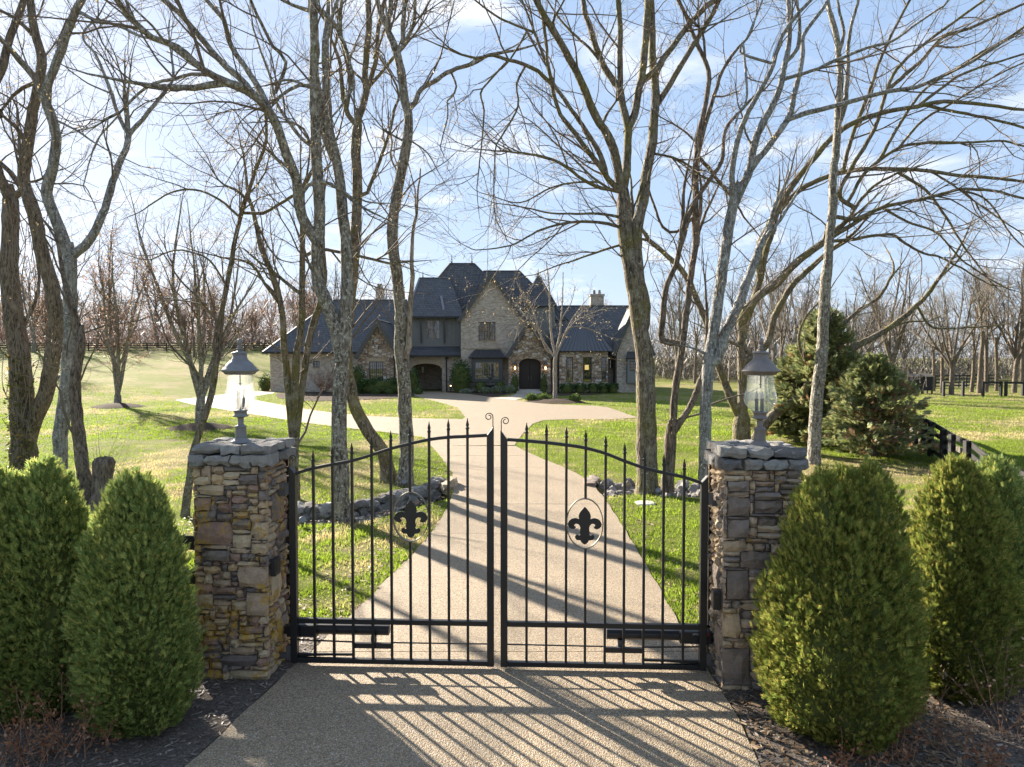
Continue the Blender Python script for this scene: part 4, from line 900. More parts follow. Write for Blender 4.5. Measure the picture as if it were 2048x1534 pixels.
# crops of the photograph in which the limbs were measured
CRP = {0: (0, 0, 1.0), 1: (0, 0, 2.95), 2: (0, 400, 2.739), 3: (450, 0, 2.789), 4: (450, 480, 2.789), 5: (950, 0, 2.789), 6: (1480, 0, 2.692), 7: (1200, 480, 2.789), 8: (1600, 540, 3.335)}
def traced_tree(label, limbs, Y0, bark, twig='twig', seed=1, name='bare_tree', flare=1.25, buds=1.0, group=None, cat='tree', gen=None, extend=True, wscale_=0.92, **kw):
    """limbs: (crop, [(x,y)..], width0, width1 [, depth drift [, twig density]]) in photo pixels; base of the first limb stands at distance Y0"""
    tg = gen or TreeGen(seed, buds=buds, **kw); rr = random.Random(seed*7+1); known = []; base = None
    for k, lb in enumerate(limbs):
        crop, P, w0, w1 = lb[:4]; dd = lb[4] if len(lb) > 4 and lb[4] is not None else rr.uniform(-2.0, 2.0); dens = lb[5] if len(lb) > 5 else 1.0
        ox, oy, sc = CRP[crop]; Q = np.array([(ox+x/sc, oy+y/sc) for x, y in P], float)
        d0 = Y0
        if known:
            A = np.vstack(known); d2 = np.hypot(A[:, 0]-Q[0, 0], A[:, 1]-Q[0, 1]); j = int(d2.argmin())
            d0 = A[j, 2]
            if d2[j] < 30: Q[0] = A[j, :2]
            else:                                            # grow it from the nearest wood below its start
                low = np.where(A[:, 1] > Q[0, 1]-5, d2, d2+60); j = int(low.argmin()); d0 = A[j, 2]; Q = np.vstack([A[j, :2], Q])
        ln = np.concatenate([[0], np.cumsum(np.hypot(*np.diff(Q, axis=0).T))]); t = ln/ln[-1]
        D = d0+dd*t**1.3*min(1.0, ln[-1]/400)
        wd = np.interp(t, [0, 1], [w0, w1])
        pts = np.array([W(q[0], q[1], y) for q, y in zip(Q, D)]); rad = wd/2/F_PX*D*wscale_
        if k == 0:
            base = pts[0].copy(); gz_ = float(hgt(base[0], base[1]))
            if base[2] > gz_+0.02 or base[2] < gz_-0.3: pts = np.vstack([[base[0], base[1], gz_], pts[1:]]) if abs(base[2]-gz_) < 0.8 else pts
            root_down = pts[0]-np.array((0, 0, 0.15)); pts = np.vstack([root_down, pts]); rad = np.concatenate([[rad[0]], rad]); base = np.array((pts[1][0], pts[1][1], gz_))
        off = (Q[-1, 0] < 8 or Q[-1, 0] > 2040 or Q[-1, 1] < 8)
        if extend and off:                                   # the limb goes on out of the frame
            d = unit(pts[-1]-pts[-2]); ex = 2.6 if w1 > 6 else 1.5
            e1 = pts[-1]+unit(d+np.array((0, 0, 0.1)))*ex*0.5; e2 = e1+unit(d+np.array((0.05, 0, 0.15)))*ex*0.5
            pts = np.vstack([pts, e1, e2]); rad = np.concatenate([rad, [rad[-1]*0.7, rad[-1]*0.35]])
        if not off and w1 >= 20: pts = np.vstack([pts, pts[-1]+unit(pts[-1]-pts[-2])*0.45]); rad = np.concatenate([rad, [rad[-1]*0.35]])
        line = smooth_line(np.hstack([pts, rad[:, None]]), 0.22 if w0 > 12 else 0.16); p3, r3 = line[:, :3].copy(), np.maximum(line[:, 3], 0.004)
        g = tg.r; nn = len(p3); wob = np.cumsum(g.normal(0, 1, (nn, 3)), 0); wob -= np.linspace(0, 1, nn)[:, None]*wob[-1]; p3 += wob*0.010*min(1, r3.mean()/0.05); r3 *= 1+g.normal(0, 0.035, nn)
        if k == 0:
            h = p3[:, 2]-base[2]; r3 *= 1+(flare-1)*np.exp(-np.clip(h, 0, 9)/0.22)
        known.append(np.array([(1024+F_PX*p[0]/p[1]*1.0, q[1], p[1]) for p, q in zip(pts[(1 if k == 0 else 0):len(Q)+(1 if k == 0 else 0)], Q)]))
        # denser lookup for branching points
        dense = []
        for a, b, da, db in zip(Q[:-1], Q[1:], D[:-1], D[1:]):
            for u in np.linspace(0, 1, 8): dense.append((*(a*(1-u)+b*u), da*(1-u)+db*u))
        known[-1] = np.array(dense)
        tg.limb(p3, r3, t0=0.35 if k == 0 and w0 > 14 else 0.12, dens=dens)
        if extend and not off and (k > 0 or w1 < 20):   # taper on into finer wood instead of a blunt end
            d = unit(p3[-1]-p3[-2]); re_ = float(r3[-1]); nb = 2 if re_ > 0.02 else 1
            for b in range(nb):
                dv = unit(d+g.normal(0, 0.22, 3)+np.array((0, 0, 0.12))); Pq, Rq = shoot(g, p3[-1]-d*0.02, dv, min(3.2, 0.5+re_*38)*g.uniform(0.7, 1.1), re_*(0.96 if b == 0 else 0.6), 0.0035, 10, 0.09, 0.03)
                tg.trunk.add(Pq, Rq, 7 if re_ > 0.03 else 5); tg.sprout(Pq, Rq, 0, 0.1, dens)
    root = thing(name, label, cat, tuple(base), 0, group)
    tg.build(root, MT[bark], MT[twig], MT['bud'] if buds > 0 else None)
    return root
# ---- left of the drive
GRP = 'bare trees around the gate'
ivy_tree = traced_tree('big old tree at the far left, vines and ivy round its double trunk', [
    (0, [(48,935),(46,838),(44,747),(36,674),(26,601),(20,528),(22,455),(21,400)], 50, 30, 0),
    (2, [(140,1400),(190,1200),(240,1090),(272,950),(305,700),(292,500),(240,300),(200,130),(165,0)], 34, 26, -0.6),
    (1, [(190,1250),(140,1050),(160,900),(190,700),(230,520),(250,330),(205,180),(185,60),(180,0)], 26, 15, -0.5),
    (1, [(60,1180),(20,1090),(0,1030)], 24, 16, -1), (1, [(70,1160),(130,1120),(60,1020),(0,960)], 16, 9, 1),
    (1, [(205,500),(150,400),(60,300),(0,235)], 15, 10, 1.5), (1, [(225,220),(150,160),(60,90),(0,60)], 9, 6),
    (1, [(130,860),(100,760),(0,670)], 11, 6, -1.0), (1, [(200,500),(110,540),(10,650)], 9, 5), (1, [(-120,640),(10,440),(60,270),(110,130),(150,0)], 20, 13, 1.0),
    (2, [(170,740),(195,560),(215,430)], 9, 6, 1), (1, [(250,1050),(300,930),(330,850)], 6, 4)], 19.4, 'bark_brown', seed=1, group=GRP, flare=1.3, buds=0.6)
traced_tree('pale forked tree at the left with a smooth gray trunk', [
    (0, [(118,1010),(121,945),(122,875),(131,800),(139,728),(142,655),(142,582),(142,522)], 30, 26, 0),
    (1, [(410,1530),(370,1420),(320,1300),(280,1150),(318,1000),(340,820),(310,680),(275,560),(325,420),(400,230),(468,70),(500,0)], 24, 15, -1.0),
    (1, [(425,1525),(540,1400),(620,1230),(680,1030),(740,880),(760,790)], 19, 12, 1.0),
    (1, [(755,790),(700,680),(650,530),(600,400),(560,310),(490,230),(500,170),(560,125)], 9, 4, 0.8), (1, [(770,780),(830,710),(900,620),(980,520),(1020,460),(1008,330),(1000,270)], 10, 4, 1),
    (1, [(700,670),(580,820),(530,950),(490,1100)], 4, 2.5), (1, [(340,700),(440,760),(560,840),(700,920),(830,980)], 5, 2), (1, [(640,550),(520,490),(400,410)], 4, 2), (1, [(260,650),(240,560),(215,500)], 12, 8),
    (1, [(330,1090),(430,1085),(500,1100),(560,1210)], 4, 2), (1, [(450,60),(560,120),(690,150),(820,215),(930,240)], 8, 5)], 16.2, 'bark_pale', seed=2, group=GRP, buds=0.7)
traced_tree('dark leaning trunk between the pale tree and the stump', [
    (0, [(180,1015),(168,955),(155,885),(148,805),(150,740),(158,690)], 30, 20, 0.5), (0, [(157,690),(150,620),(130,560),(118,500)], 18, 7, 1.0)], 14.6, 'bark_brown', seed=3, group=GRP, buds=0.3)
traced_tree('slim leaning tree behind the left lamp', [
    (0, [(371,1022),(383,930),(391,889),(423,783),(434,710),(438,637),(453,557),(475,455),(497,387),(518,323),(533,280),(531,229)], 17, 6, 0.4),
    (3, [(90,1170),(110,1110),(60,1060),(0,1035)], 7, 5, 0.8), (0, [(450,565),(420,520),(390,505),(350,500),(300,520)], 5, 3), (3, [(90,1200),(210,1190),(300,1140),(400,1080)], 7, 7, -0.5),
    (0, [(434,700),(460,640),(500,600)], 4, 2), (0, [(480,440),(440,400),(390,380),(340,385),(300,410)], 6, 3), (0, [(424,775),(390,740),(340,690),(320,640)], 6, 3), (0, [(437,650),(400,600),(360,560),(335,520)], 6, 3)], 14.1, 'bark_moss', seed=4, group=GRP, buds=0.8)
traced_tree('three stemmed mossy tree between the left lamp and the tallest trunk', [
    (0, [(590,1008),(586,930),(584,874),(581,821),(576,749),(568,670),(561,616),(547,559),(522,498),(507,423),(497,395)], 22, 8, 0.3),
    (0, [(582,840),(589,785),(593,713),(599,652),(602,588),(602,516),(604,430),(600,395)], 18, 10, -0.6),
    (0, [(590,980),(592,935),(600,821),(611,731),(620,677),(633,634),(643,598),(648,540)], 15, 15, 0.5),
    (0, [(560,610),(530,565),(505,530),(480,520),(440,515)], 8, 4), (0, [(595,590),(560,555),(530,530)], 9, 5), (0, [(602,520),(640,500),(690,508),(780,527)], 8, 6, 0.3),
    (0, [(512,440),(540,500),(560,520)], 5, 3), (0, [(615,700),(600,680),(596,655)], 5, 3)], 15.3, 'bark_moss', seed=5, group=GRP, buds=0.8)
traced_tree('tall tree with the thick straight trunk before the low stone wall, left of the drive', [
    (0, [(680,1042),(678,985),(677,928),(676,839),(678,785),(682,731),(686,677),(689,610),(691,552),(690,500),(684,440),(679,394),(672,341),(661,287),(656,215),(653,143),(651,85)], 38, 15, 0.5),
    (0, [(681,720),(674,664),(660,620),(646,590),(637,549),(644,448),(642,376),(640,305),(636,215),(635,125),(633,36),(634,0)], 30, 17, -0.8),
    (3, [(500,1350),(440,1200),(410,1010),(370,900),(300,700),(230,590),(130,505),(0,460)], 24, 17, -1.5),
    (1, [(1450,520),(1270,455),(1150,370),(1050,280),(900,220),(790,120),(690,0)], 17, 10, -1),
    (1, [(1480,545),(1450,500),(1270,340),(1150,190),(1050,80),(950,0)], 15, 11, 0), (1, [(1600,640),(1534,540),(1430,380),(1350,270),(1310,120),(1210,0)], 14, 9, 1.0),
    (1, [(1250,465),(1130,435),(1020,465),(900,490),(820,545),(700,670)], 9, 5, -1.0), (1, [(880,210),(800,130),(740,60),(700,0)], 8, 5),
    (3, [(490,850),(430,770),(370,690),(290,560),(260,430),(190,250),(150,130)], 8, 4), (3, [(360,500),(340,350),(270,260),(210,130),(150,0)], 8, 6), (3, [(480,480),(420,475),(360,500)], 9, 8),
    (3, [(470,450),(400,455),(330,445),(220,480)], 7, 3), (3, [(440,1010),(380,960),(250,850),(100,710)], 7, 3), (3, [(480,800),(440,720),(360,680)], 7, 5), (3, [(590,880),(560,770),(545,600),(520,400),(530,300),(500,110),(490,0)], 15, 14, 0.8),
    (3, [(420,1200),(430,1080),(500,1020),(580,1030),(640,1060),(700,1100)], 10, 7), (3, [(545,30),(600,120),(640,200),(690,330),(720,480)], 10, 8, 0.6), (3, [(640,230),(640,100),(650,0)], 10, 7), (3, [(490,60),(420,40),(330,0)], 10, 6)], 13.5, 'bark_gray', seed=6, group=GRP, flare=1.15)
traced_tree('mossy tree whose trunk leans left from beside the drive', [
    (0, [(778,958),(766,903),(737,860),(712,810),(701,767),(696,731),(695,670),(700,600),(706,540),(712,448),(714,376),(713,305),(715,251)], 29, 20, 0.4),
    (3, [(735,700),(690,640),(660,520),(650,430),(640,340),(610,260)], 12, 7), (3, [(740,690),(762,610),(780,520),(770,440),(788,200),(790,0)], 15, 12, 0.5), (3, [(775,520),(800,480),(830,330),(840,200),(870,50),(880,0)], 11, 8, 1),
    (3, [(710,1090),(800,1075),(870,900),(920,750),(950,620),(972,555),(960,480),(890,355)], 9, 4, 0.5), (3, [(800,500),(900,370),(950,310)], 8, 7, 0.5), (3, [(720,600),(700,450),(660,270),(640,200)], 9, 6, -0.5), (3, [(830,330),(880,190),(920,80)], 6, 4), (3, [(740,450),(690,390),(590,405)], 5, 4)], 17.8, 'bark_moss', seed=7, group=GRP, flare=1.5)
traced_tree('lichen spotted tree beside the drive with a straight lower trunk', [
    (0, [(812,970),(814,920),(814,874),(810,785),(808,731),(803,677),(800,606),(791,534),(784,490),(785,448),(794,387),(809,316),(816,244),(809,197),(798,125),(792,97)], 32, 17, -0.4),
    (3, [(960,300),(920,170),(930,90),(940,0)], 12, 10, 0.5), (3, [(960,290),(990,260),(1020,200),(1050,130),(1058,0)], 9, 6), (3, [(985,250),(990,150),(1000,0)], 11, 9, -0.5), (3, [(920,170),(900,90),(895,0)], 6, 4),
    (3, [(1035,610),(1055,580),(1090,500),(1180,450),(1260,400),(1380,360),(1470,310),(1534,295)], 11, 7, 1.0), (3, [(1255,400),(1290,480),(1260,540),(1235,560),(1240,640),(1200,820)], 5, 2.5), (3, [(990,780),(930,750),(900,730)], 5, 4), (3, [(950,990),(925,880),(930,790),(915,720)], 5, 4), (3, [(1000,770),(1060,800),(1130,850),(1190,960)], 4, 2)], 17.3, 'bark_gray', seed=8, group=GRP, flare=1.3)
dead = traced_tree('pale dead stem standing against the lichen spotted tree', [
    (0, [(812,705),(817,690),(819,623),(825,552),(823,530),(826,466),(834,430),(839,359),(841,337)], 15, 3, 0.0, 0.3)], 17.05, 'dead_wood', seed=9, buds=0, name='dead_stem', extend=False)
# ---- right of the drive
traced_tree('large twin trunk tree right of the drive with many rising limbs', [
    (0, [(1294,985),(1295,930),(1295,874),(1293,785),(1288,713),(1277,641),(1268,570),(1258,510),(1252,466),(1248,400)], 47, 30, 0.3),
    (5, [(830,1120),(800,1000),(785,890),(740,760),(700,690),(640,570),(590,450),(530,330),(470,230),(400,110),(340,0)], 20, 13, -1.5),
    (5, [(830,1100),(840,900),(848,740),(815,600),(800,510),(740,430),(690,330),(640,180),(600,70),(590,0)], 20, 11, 0.8), (5, [(812,560),(815,400),(815,200),(805,0)], 13, 11, -0.6),
    (5, [(848,730),(890,640),(920,500),(940,400),(958,200),(965,0)], 17, 15, 0.4), (5, [(930,460),(1000,400),(1080,290),(1180,150),(1290,40),(1345,0)], 14, 11, 1.2),
    (7, [(290,560),(250,380),(215,200),(195,0)], 28, 26, 0.4), (5, [(905,1400),(910,1250),(935,1120),(962,920),(990,750),(1002,600),(1000,480),(985,300),(990,100),(990,0)], 26, 13, 0.8),
    (5, [(1000,600),(1060,510),(1140,380),(1200,270),(1280,140),(1345,20)], 13, 10, 1.0), (5, [(775,1090),(740,1000),(700,930),(620,830),(560,740),(480,640),(440,520),(420,420),(400,330)], 13, 7, -1.2),
    (5, [(745,970),(680,830),(600,700),(520,590),(440,470),(410,380),(330,180)], 12, 6, 0.5), (5, [(430,470),(350,400),(270,360),(180,340),(100,310),(0,325)], 9, 6, -1.0),
    (5, [(275,365),(230,470),(238,600),(150,760),(110,850),(105,1180),(150,1290)], 5, 2.5, -0.5), (5, [(185,345),(90,440),(30,520),(50,620),(35,830),(10,1050)], 5, 2.5, -0.5), (5, [(330,180),(200,130),(110,85),(0,0)], 6, 4), (5, [(280,200),(180,350),(120,400)], 5, 3),
    (5, [(765,1110),(680,1040),(600,1000),(520,940),(430,890),(300,860),(150,845),(0,830)], 9, 2.5, -1.5, 1.6), (5, [(745,1060),(650,985),(560,900),(450,800),(330,690),(250,640)], 6, 2, 0.5, 1.4), (5, [(785,1215),(680,1190),(560,1190),(420,1185),(250,1150),(100,1130)], 7, 2, -1, 1.5),
    (5, [(795,1265),(680,1240),(520,1240),(350,1290),(200,1370),(0,1395)], 8, 2.5, -0.8, 1.5), (5, [(810,1365),(700,1400),(560,1450),(430,1490),(330,1534)], 6, 2, 0.6, 1.5), (5, [(700,1000),(560,1020),(420,1050),(250,1130),(50,1080)], 5, 2, 0.6, 1.4), (5, [(460,230),(440,120),(500,0)], 7, 4),
    (5, [(690,330),(640,270),(560,200),(470,110),(400,0)], 7, 4), (5, [(720,690),(740,620),(790,560)], 7, 4), (5, [(610,560),(600,470),(560,400)], 6, 3), (5, [(770,480),(700,330),(770,150)], 6, 3), (5, [(1005,840),(1100,880),(1180,920),(1240,970)], 6, 5)], 16.4, 'bark_moss', seed=10, group=GRP, flare=1.2, cap=11000)
traced_tree('forked tree standing against the twin trunk tree on its right side', [
    (0, [(1334,983),(1337,930),(1342,870)], 28, 25, 0), (7, [(395,1090),(402,950),(420,800),(450,600),(480,400),(510,200),(540,0)], 17, 13, 0.3), (5, [(1235,1370),(1225,1200),(1232,900),(1240,760),(1288,560),(1302,400),(1240,250)], 15, 9, 0.4),
    (5, [(1245,900),(1290,650),(1340,500),(1400,350),(1534,190)], 12, 5, 0.8), (7, [(400,1080),(440,1020),(500,930),(550,800),(590,690)], 16, 12, 0.6), (7, [(340,560),(345,420),(370,250),(420,140),(450,20)], 15, 11, -0.4), (5, [(1220,800),(1150,720),(1030,650)], 5, 3), (5, [(1150,1310),(1200,1180),(1260,1060),(1370,900),(1400,720),(1534,560)], 12, 6, 0.5),
    (5, [(1330,330),(1270,190),(1190,100),(1140,0)], 6, 4), (5, [(1240,860),(1300,930),(1350,1010),(1400,1060)], 9, 7), (5, [(1215,1200),(1130,1290),(1050,1260),(970,1060)], 7, 5)], 16.75, 'bark_brown', seed=11, group=GRP, flare=1.15)
traced_tree('pale barked tree with a dark knot hole beside the right gate leaf', [
    (0, [(1409,995),(1410,950),(1411,910),(1414,803),(1417,731),(1426,666),(1437,605),(1447,545),(1455,480),(1460,440),(1468,400)], 27, 22, 0.3),
    (6, [(-50,1130),(0,1040),(60,900),(100,720),(200,520),(232,400),(263,250),(270,100),(265,0)], 20, 9, 0.4), (6, [(50,930),(100,850),(250,650),(300,480),(340,290),(338,230),(370,160),(450,50),(480,0)], 15, 7, 0.8),
    (6, [(-60,1130),(-40,900),(0,700),(70,560),(160,400),(230,200),(300,100),(390,0)], 14, 7, -0.8), (7, [(620,700),(650,660),(700,520),(770,380),(830,200),(905,10)], 24, 16, 0.5, 0.5), (7, [(590,650),(560,620),(520,605)], 7, 4, -0.5, 0.2),
    (6, [(240,640),(350,610),(500,570),(680,520),(800,495),(950,470),(1100,410),(1250,330),(1400,240),(1529,140)], 11, 6, -2, 1.6), (6, [(240,440),(420,370),(560,310),(680,260),(820,220),(960,120),(1100,30)], 8, 4, -1.5, 1.5), (6, [(265,330),(310,260),(320,100),(300,0)], 9, 6), (6, [(0,280),(40,200),(120,0)], 6, 4), (6, [(20,250),(40,520),(0,600)], 6, 4)], 16.1, 'bark_pale', seed=12, group=GRP, flare=1.1, buds=0.8)
spread = traced_tree('wide spreading tree behind the right lamp with limbs arching to the right', [
    (0, [(1480,888),(1482,860),(1483,838)], 38, 36, 0), (7, [(790,1010),(740,900),(690,760),(650,650),(600,470),(540,320),(480,200),(400,110),(270,0)], 19, 10, -0.5),
    (7, [(790,1010),(800,850),(795,650),(800,520),(860,330),(900,200),(930,60),(970,-60)], 22, 12, 0.5), (7, [(740,560),(800,430),(900,310),(1000,240),(1110,120),(1250,10)], 19, 15, -1.0),
    (6, [(440,1230),(500,1180),(600,1190),(700,1150),(800,1110),(1000,1070),(1180,1020),(1350,1030),(1529,1070)], 10, 5, -2.5, 1.6), (7, [(820,690),(880,640),(945,540),(965,430),(1060,260),(1130,190),(1260,80)], 16, 11, -0.5),
    (6, [(480,1270),(560,1200),(640,1090),(720,1000),(850,930)], 9, 5, -1, 1.5), (6, [(130,1210),(170,1180),(300,1040),(400,980),(530,930),(700,905),(880,905),(1000,910),(1200,940),(1529,970)], 12, 6, -3, 1.6),
    (6, [(60,1480),(100,1330),(150,1220),(230,1080),(300,970),(400,850),(500,740),(620,660),(800,600),(960,570),(1100,540),(1300,560),(1529,590)], 16, 6, -3, 1.6),
    (6, [(530,1050),(600,900),(720,700),(800,450),(900,330),(1060,200),(1200,100),(1330,0)], 10, 5, -1.5, 1.5), (6, [(550,1130),(660,950),(760,850),(880,650),(1000,480),(1190,350),(1400,230)], 8, 4, -1.5, 1.5), (6, [(520,1320),(620,1290),(740,1270),(830,1265),(900,1310),(1000,1360),(1100,1390),(1350,1534)], 8, 3, -1, 1.5),
    (6, [(780,1150),(900,1190),(1050,1250),(1200,1400),(1400,1534)], 6, 3, -1, 1.5), (6, [(850,920),(1000,1020),(1100,1150),(1200,1310),(1350,1520)], 7, 3, -0.5, 1.5), (6, [(980,580),(1100,590),(1300,630),(1529,690)], 7, 5, -1, 1.6), (6, [(720,880),(850,800),(1000,770),(1200,770),(1400,760),(1529,790)], 7, 4, -1, 1.6),
    (6, [(540,850),(640,640),(700,480),(760,320),(830,160),(920,0)], 9, 5, -1, 1.4), (6, [(800,480),(960,330),(1090,200),(1260,140),(1529,20)], 9, 5, -1, 1.5), (6, [(960,570),(1180,410),(1400,330),(1529,290)], 7, 4, -1, 1.6),
    (6, [(850,800),(980,650),(1130,560),(1350,420),(1529,330)], 6, 3, -1, 1.6), (6, [(1180,1020),(1330,1080),(1450,1250),(1529,1330)], 5, 3, -1, 1.5), (6, [(1000,910),(1150,1000),(1330,1130),(1529,1260)], 5, 3, -1, 1.5), (7, [(850,640),(770,590),(700,560)], 9, 6)], 24.0, 'bark_moss', seed=13, group=GRP, flare=1.15, cap=13000, dens=(1.35, 2.6, 3.2), lens=(2.2, 0.95, 0.42), twig_min=0.0048)
traced_tree('straight dark trunk tree between the right lamp and the cedar', [
    (8, [(95,1270),(102,1200),(120,900),(150,550),(165,300),(180,0)], 28, 22, 0.0, 0.3), (6, [(478,1500),(490,1200),(500,1000),(520,800),(535,550),(540,400),(520,220),(488,80)], 20, 11, 0.3, 0.7), (6, [(545,700),(572,560),(580,350),(592,180),(640,0)], 11, 6, 0.3), (6, [(540,300),(560,180),(540,60),(530,0)], 8, 5)], 20.6, 'bark_gray', seed=14, group=GRP, flare=1.2)
traced_tree('mossy tree leaning right through the dark evergreen behind the right lamp', [
    (0, [(1508,884),(1530,850),(1565,818),(1600,795),(1627,756),(1675,714),(1720,687),(1768,660),(1804,633),(1837,606),(1862,580)], 24, 9, 0.5), (8, [(790,240),(870,370),(1000,390),(1150,380),(1300,370)], 6, 3), (8, [(240,440),(380,270),(520,180),(620,30)], 10, 6, 1), (8, [(560,400),(700,350),(850,340)], 6, 3), (0, [(1627,756),(1600,690),(1610,640),(1640,600)], 8, 4)], 24.5, 'bark_moss', twig='twig_pale', seed=15, group=GRP, buds=0.4)
# stump with sprouts
st = thing('tree_stump', 'broken stump with thin sprouts beside the leaning trunk', 'stump', tuple(G(205, 1022)), 0)
sb = np.array(G(205, 1022)); sp = np.array([(0, 0, -0.1), (0.0, 0, 0.05), (-0.01, 0.02, 0.35), (0.0, 0.02, 0.7), (0.02, 0.03, 1.02), (0.025, 0.03, 1.12), (0.02, 0.03, 1.15)]); srad = np.array([0.30, 0.27, 0.21, 0.20, 0.21, 0.17, 0.03])
V, Fq = tube_arrays(sp, srad, 20); rr = np.random.default_rng(4); V += rr.normal(0, 0.012, V.shape); link('trunk', np_mesh('trunk', V, Fq, 4, True), MT['bark_brown'], st)
tg = TreeGen(44, levels=2, lens=(0.5, 0.3, 0.2), dens=(2, 2, 2), buds=0)
for i in range(26):
    a = rr.random()*6.28; P, Rr = shoot(tg.r, np.array((0.19*math.cos(a), 0.19*math.sin(a), rr.uniform(0.3, 1.1))), np.array((math.cos(a), math.sin(a), 0.8)), rr.uniform(0.5, 1.3), 0.006, 0.002, 6, 0.15, 0.12); tg.twig.add(P, Rr, 3); tg.sprout(P, Rr, 1, 0.3, 0.7)
tg.twig.build('sprouts', MT['twig_pale'], st, (0, 0, 0))
# ivy on the far left trunk and vines
r_ = np.random.default_rng(77); n = 900; t = r_.random(n)**1.4; py = 938-230*t; px = 46+r_.normal(0, 1, n)*0; D = 19.4
P = np.array([W(46-6*tt+rx*(24+8*rz), yy, D+ry) for tt, yy, rx, ry, rz in zip(t, py, r_.uniform(-1, 1, n), r_.uniform(-0.5, 0.1, n), r_.random(n))])
off = np.array(ivy_tree.location); V, Fc = inst_mesh(LEAF, LEAF_F, P-off, frames(r_.normal(size=(n, 3))+np.array((0, -1, 0)), r_.random(n)*6.28), 0.10*(0.5+r_.random(n)))
link('ivy', np_mesh('ivy', V, Fc, 4), MT['ivy'], ivy_tree)
vn = Tubes()
for i in range(16):
    y0 = r_.uniform(500, 920); x0 = 40+r_.uniform(-22, 24); pts = []
    for k in range(9): pts.append(W(x0+r_.normal(0, 5)+12*math.sin(k*0.9+i), y0-k*r_.uniform(14, 30), 19.4-0.42+r_.uniform(-0.05, 0.05)))
    vn.add(smooth_line(np.array(pts), 0.12), np.full(len(smooth_line(np.array(pts), 0.12)), 0.011), 4)
vn.build('vine', MT['twig_pale'], ivy_tree, off)
# ------------------------------------------------------------------ the house
HO = (0.0, 66.0, 0.0)
house = thing('brick_house', 'large brick and stone house with steep dark roofs at the end of the drive', 'house', HO)
hx = lambda px, Y: float(W(px, 700, Y)[0])
hz_ = lambda py, Y: float(W(1024, py, Y)[2])
def HB_(): return MB(off=HO)
def wall(Y, x0, x1, z0, z1, holes, mat, depth=0.2, gable=None, name='wall', thick=0.35):
    """front wall with openings and reveals; gable: polygon points (x,z) above z1"""
    xs = sorted({x0, x1, *[h[0] for h in holes], *[h[1] for h in holes]}); zs = sorted({z0, z1, *[h[2] for h in holes], *[h[3] for h in holes]}); m = HB_()
    for a, b in zip(xs[:-1], xs[1:]):
        for c, d in zip(zs[:-1], zs[1:]):
            if any(h[0] <= (a+b)/2 <= h[1] and h[2] <= (c+d)/2 <= h[3] for h in holes): continue
            m.add([(a, Y, c), (b, Y, c), (b, Y, d), (a, Y, d)], [(0, 1, 2, 3)])
    for h in holes:
        a, b, c, d = h[:4]; y2 = Y+depth
        m.add([(a, Y, c), (a, Y, d), (a, y2, d), (a, y2, c)], [(0, 1, 2, 3)]); m.add([(b, Y, d), (b, Y, c), (b, y2, c), (b, y2, d)], [(0, 1, 2, 3)])
        m.add([(a, Y, d), (b, Y, d), (b, y2, d), (a, y2, d)], [(0, 1, 2, 3)]); m.add([(b, Y, c), (a, Y, c), (a, y2, c), (b, y2, c)], [(0, 1, 2, 3)])
    if gable: m.add([(x, Y, z) for x, z in gable], [tuple(range(len(gable)))])
    return m.build(name, MT[mat], house, fixn=False)
def side_wall(x, y0, y1, z0, z1, mat, flip=False):
    m = HB_(); m.add([(x, y0, z0), (x, y1, z0), (x, y1, z1), (x, y0, z1)], [(0, 1, 2, 3) if not flip else (3, 2, 1, 0)]); return m.build('wall', MT[mat], house, fixn=False)
def window(Y, x0, x1, z0, z1, cols, rows, rec=0.10, fw=0.075, mat='trim', lit=None, casements=1, sill=True):
    f = HB_(); y0, y1 = Y+rec-0.04, Y+rec+0.05
    f.box(x0, x1, y0, y1, z0, z0+fw); f.box(x0, x1, y0, y1, z1-fw, z1); f.box(x0, x0+fw, y0, y1, z0+fw, z1-fw); f.box(x1-fw, x1, y0, y1, z0+fw, z1-fw)
    ix0, ix1, iz0, iz1 = x0+fw, x1-fw, z0+fw, z1-fw
    for k in range(1, casements): x = ix0+(ix1-ix0)*k/casements; f.box(x-fw*0.6, x+fw*0.6, y0+0.005, y1-0.005, iz0, iz1)
    for k in range(1, cols):
        x = ix0+(ix1-ix0)*k/cols
        if abs((k*casements/cols) % 1) < 1e-6: continue
        f.box(x-0.017, x+0.017, y0+0.02, y1-0.02, iz0, iz1)
    for k in range(1, rows): z = iz0+(iz1-iz0)*k/rows; f.box(ix0, ix1, y0+0.022, y1-0.022, z-0.016, z+0.016)
    w = f.build('window', MT[mat], house, fixn=False)
    p = HB_(); p.add([(ix0, Y+rec+0.012, iz0), (ix1, Y+rec+0.012, iz0), (ix1, Y+rec+0.012, iz1), (ix0, Y+rec+0.012, iz1)], [(0, 1, 2, 3)]); p.build('pane', MT['pane'], w, fixn=False)
    if sill: s = HB_(); s.box(x0-0.08, x1+0.08, Y-0.05, Y+rec-0.045, z0-0.10, z0-0.002); s.build('sill', MT['voussoir'], w)
    return w
def slab(poly, th=0.16, mat='shingle', name='roof', par=None):
    """roof plane from 3D corners, thickened downwards"""
    P = [np.array(p, float) for p in poly]; n = np.cross(P[1]-P[0], P[2]-P[0]); n /= np.linalg.norm(n)
    if n[2] < 0: n = -n
    m = HB_(); m.prism(P, -n*th); return m.build(name, MT[mat], par or house)
def line_cap(a, b, w=0.18, h=0.07, mat='flash', par=None):
    m = HB_(); m.bar(np.array(a)+(0, 0, 0.03), np.array(b)+(0, 0, 0.03), w, h); return m.build('ridge_cap', MT[mat], par or house)
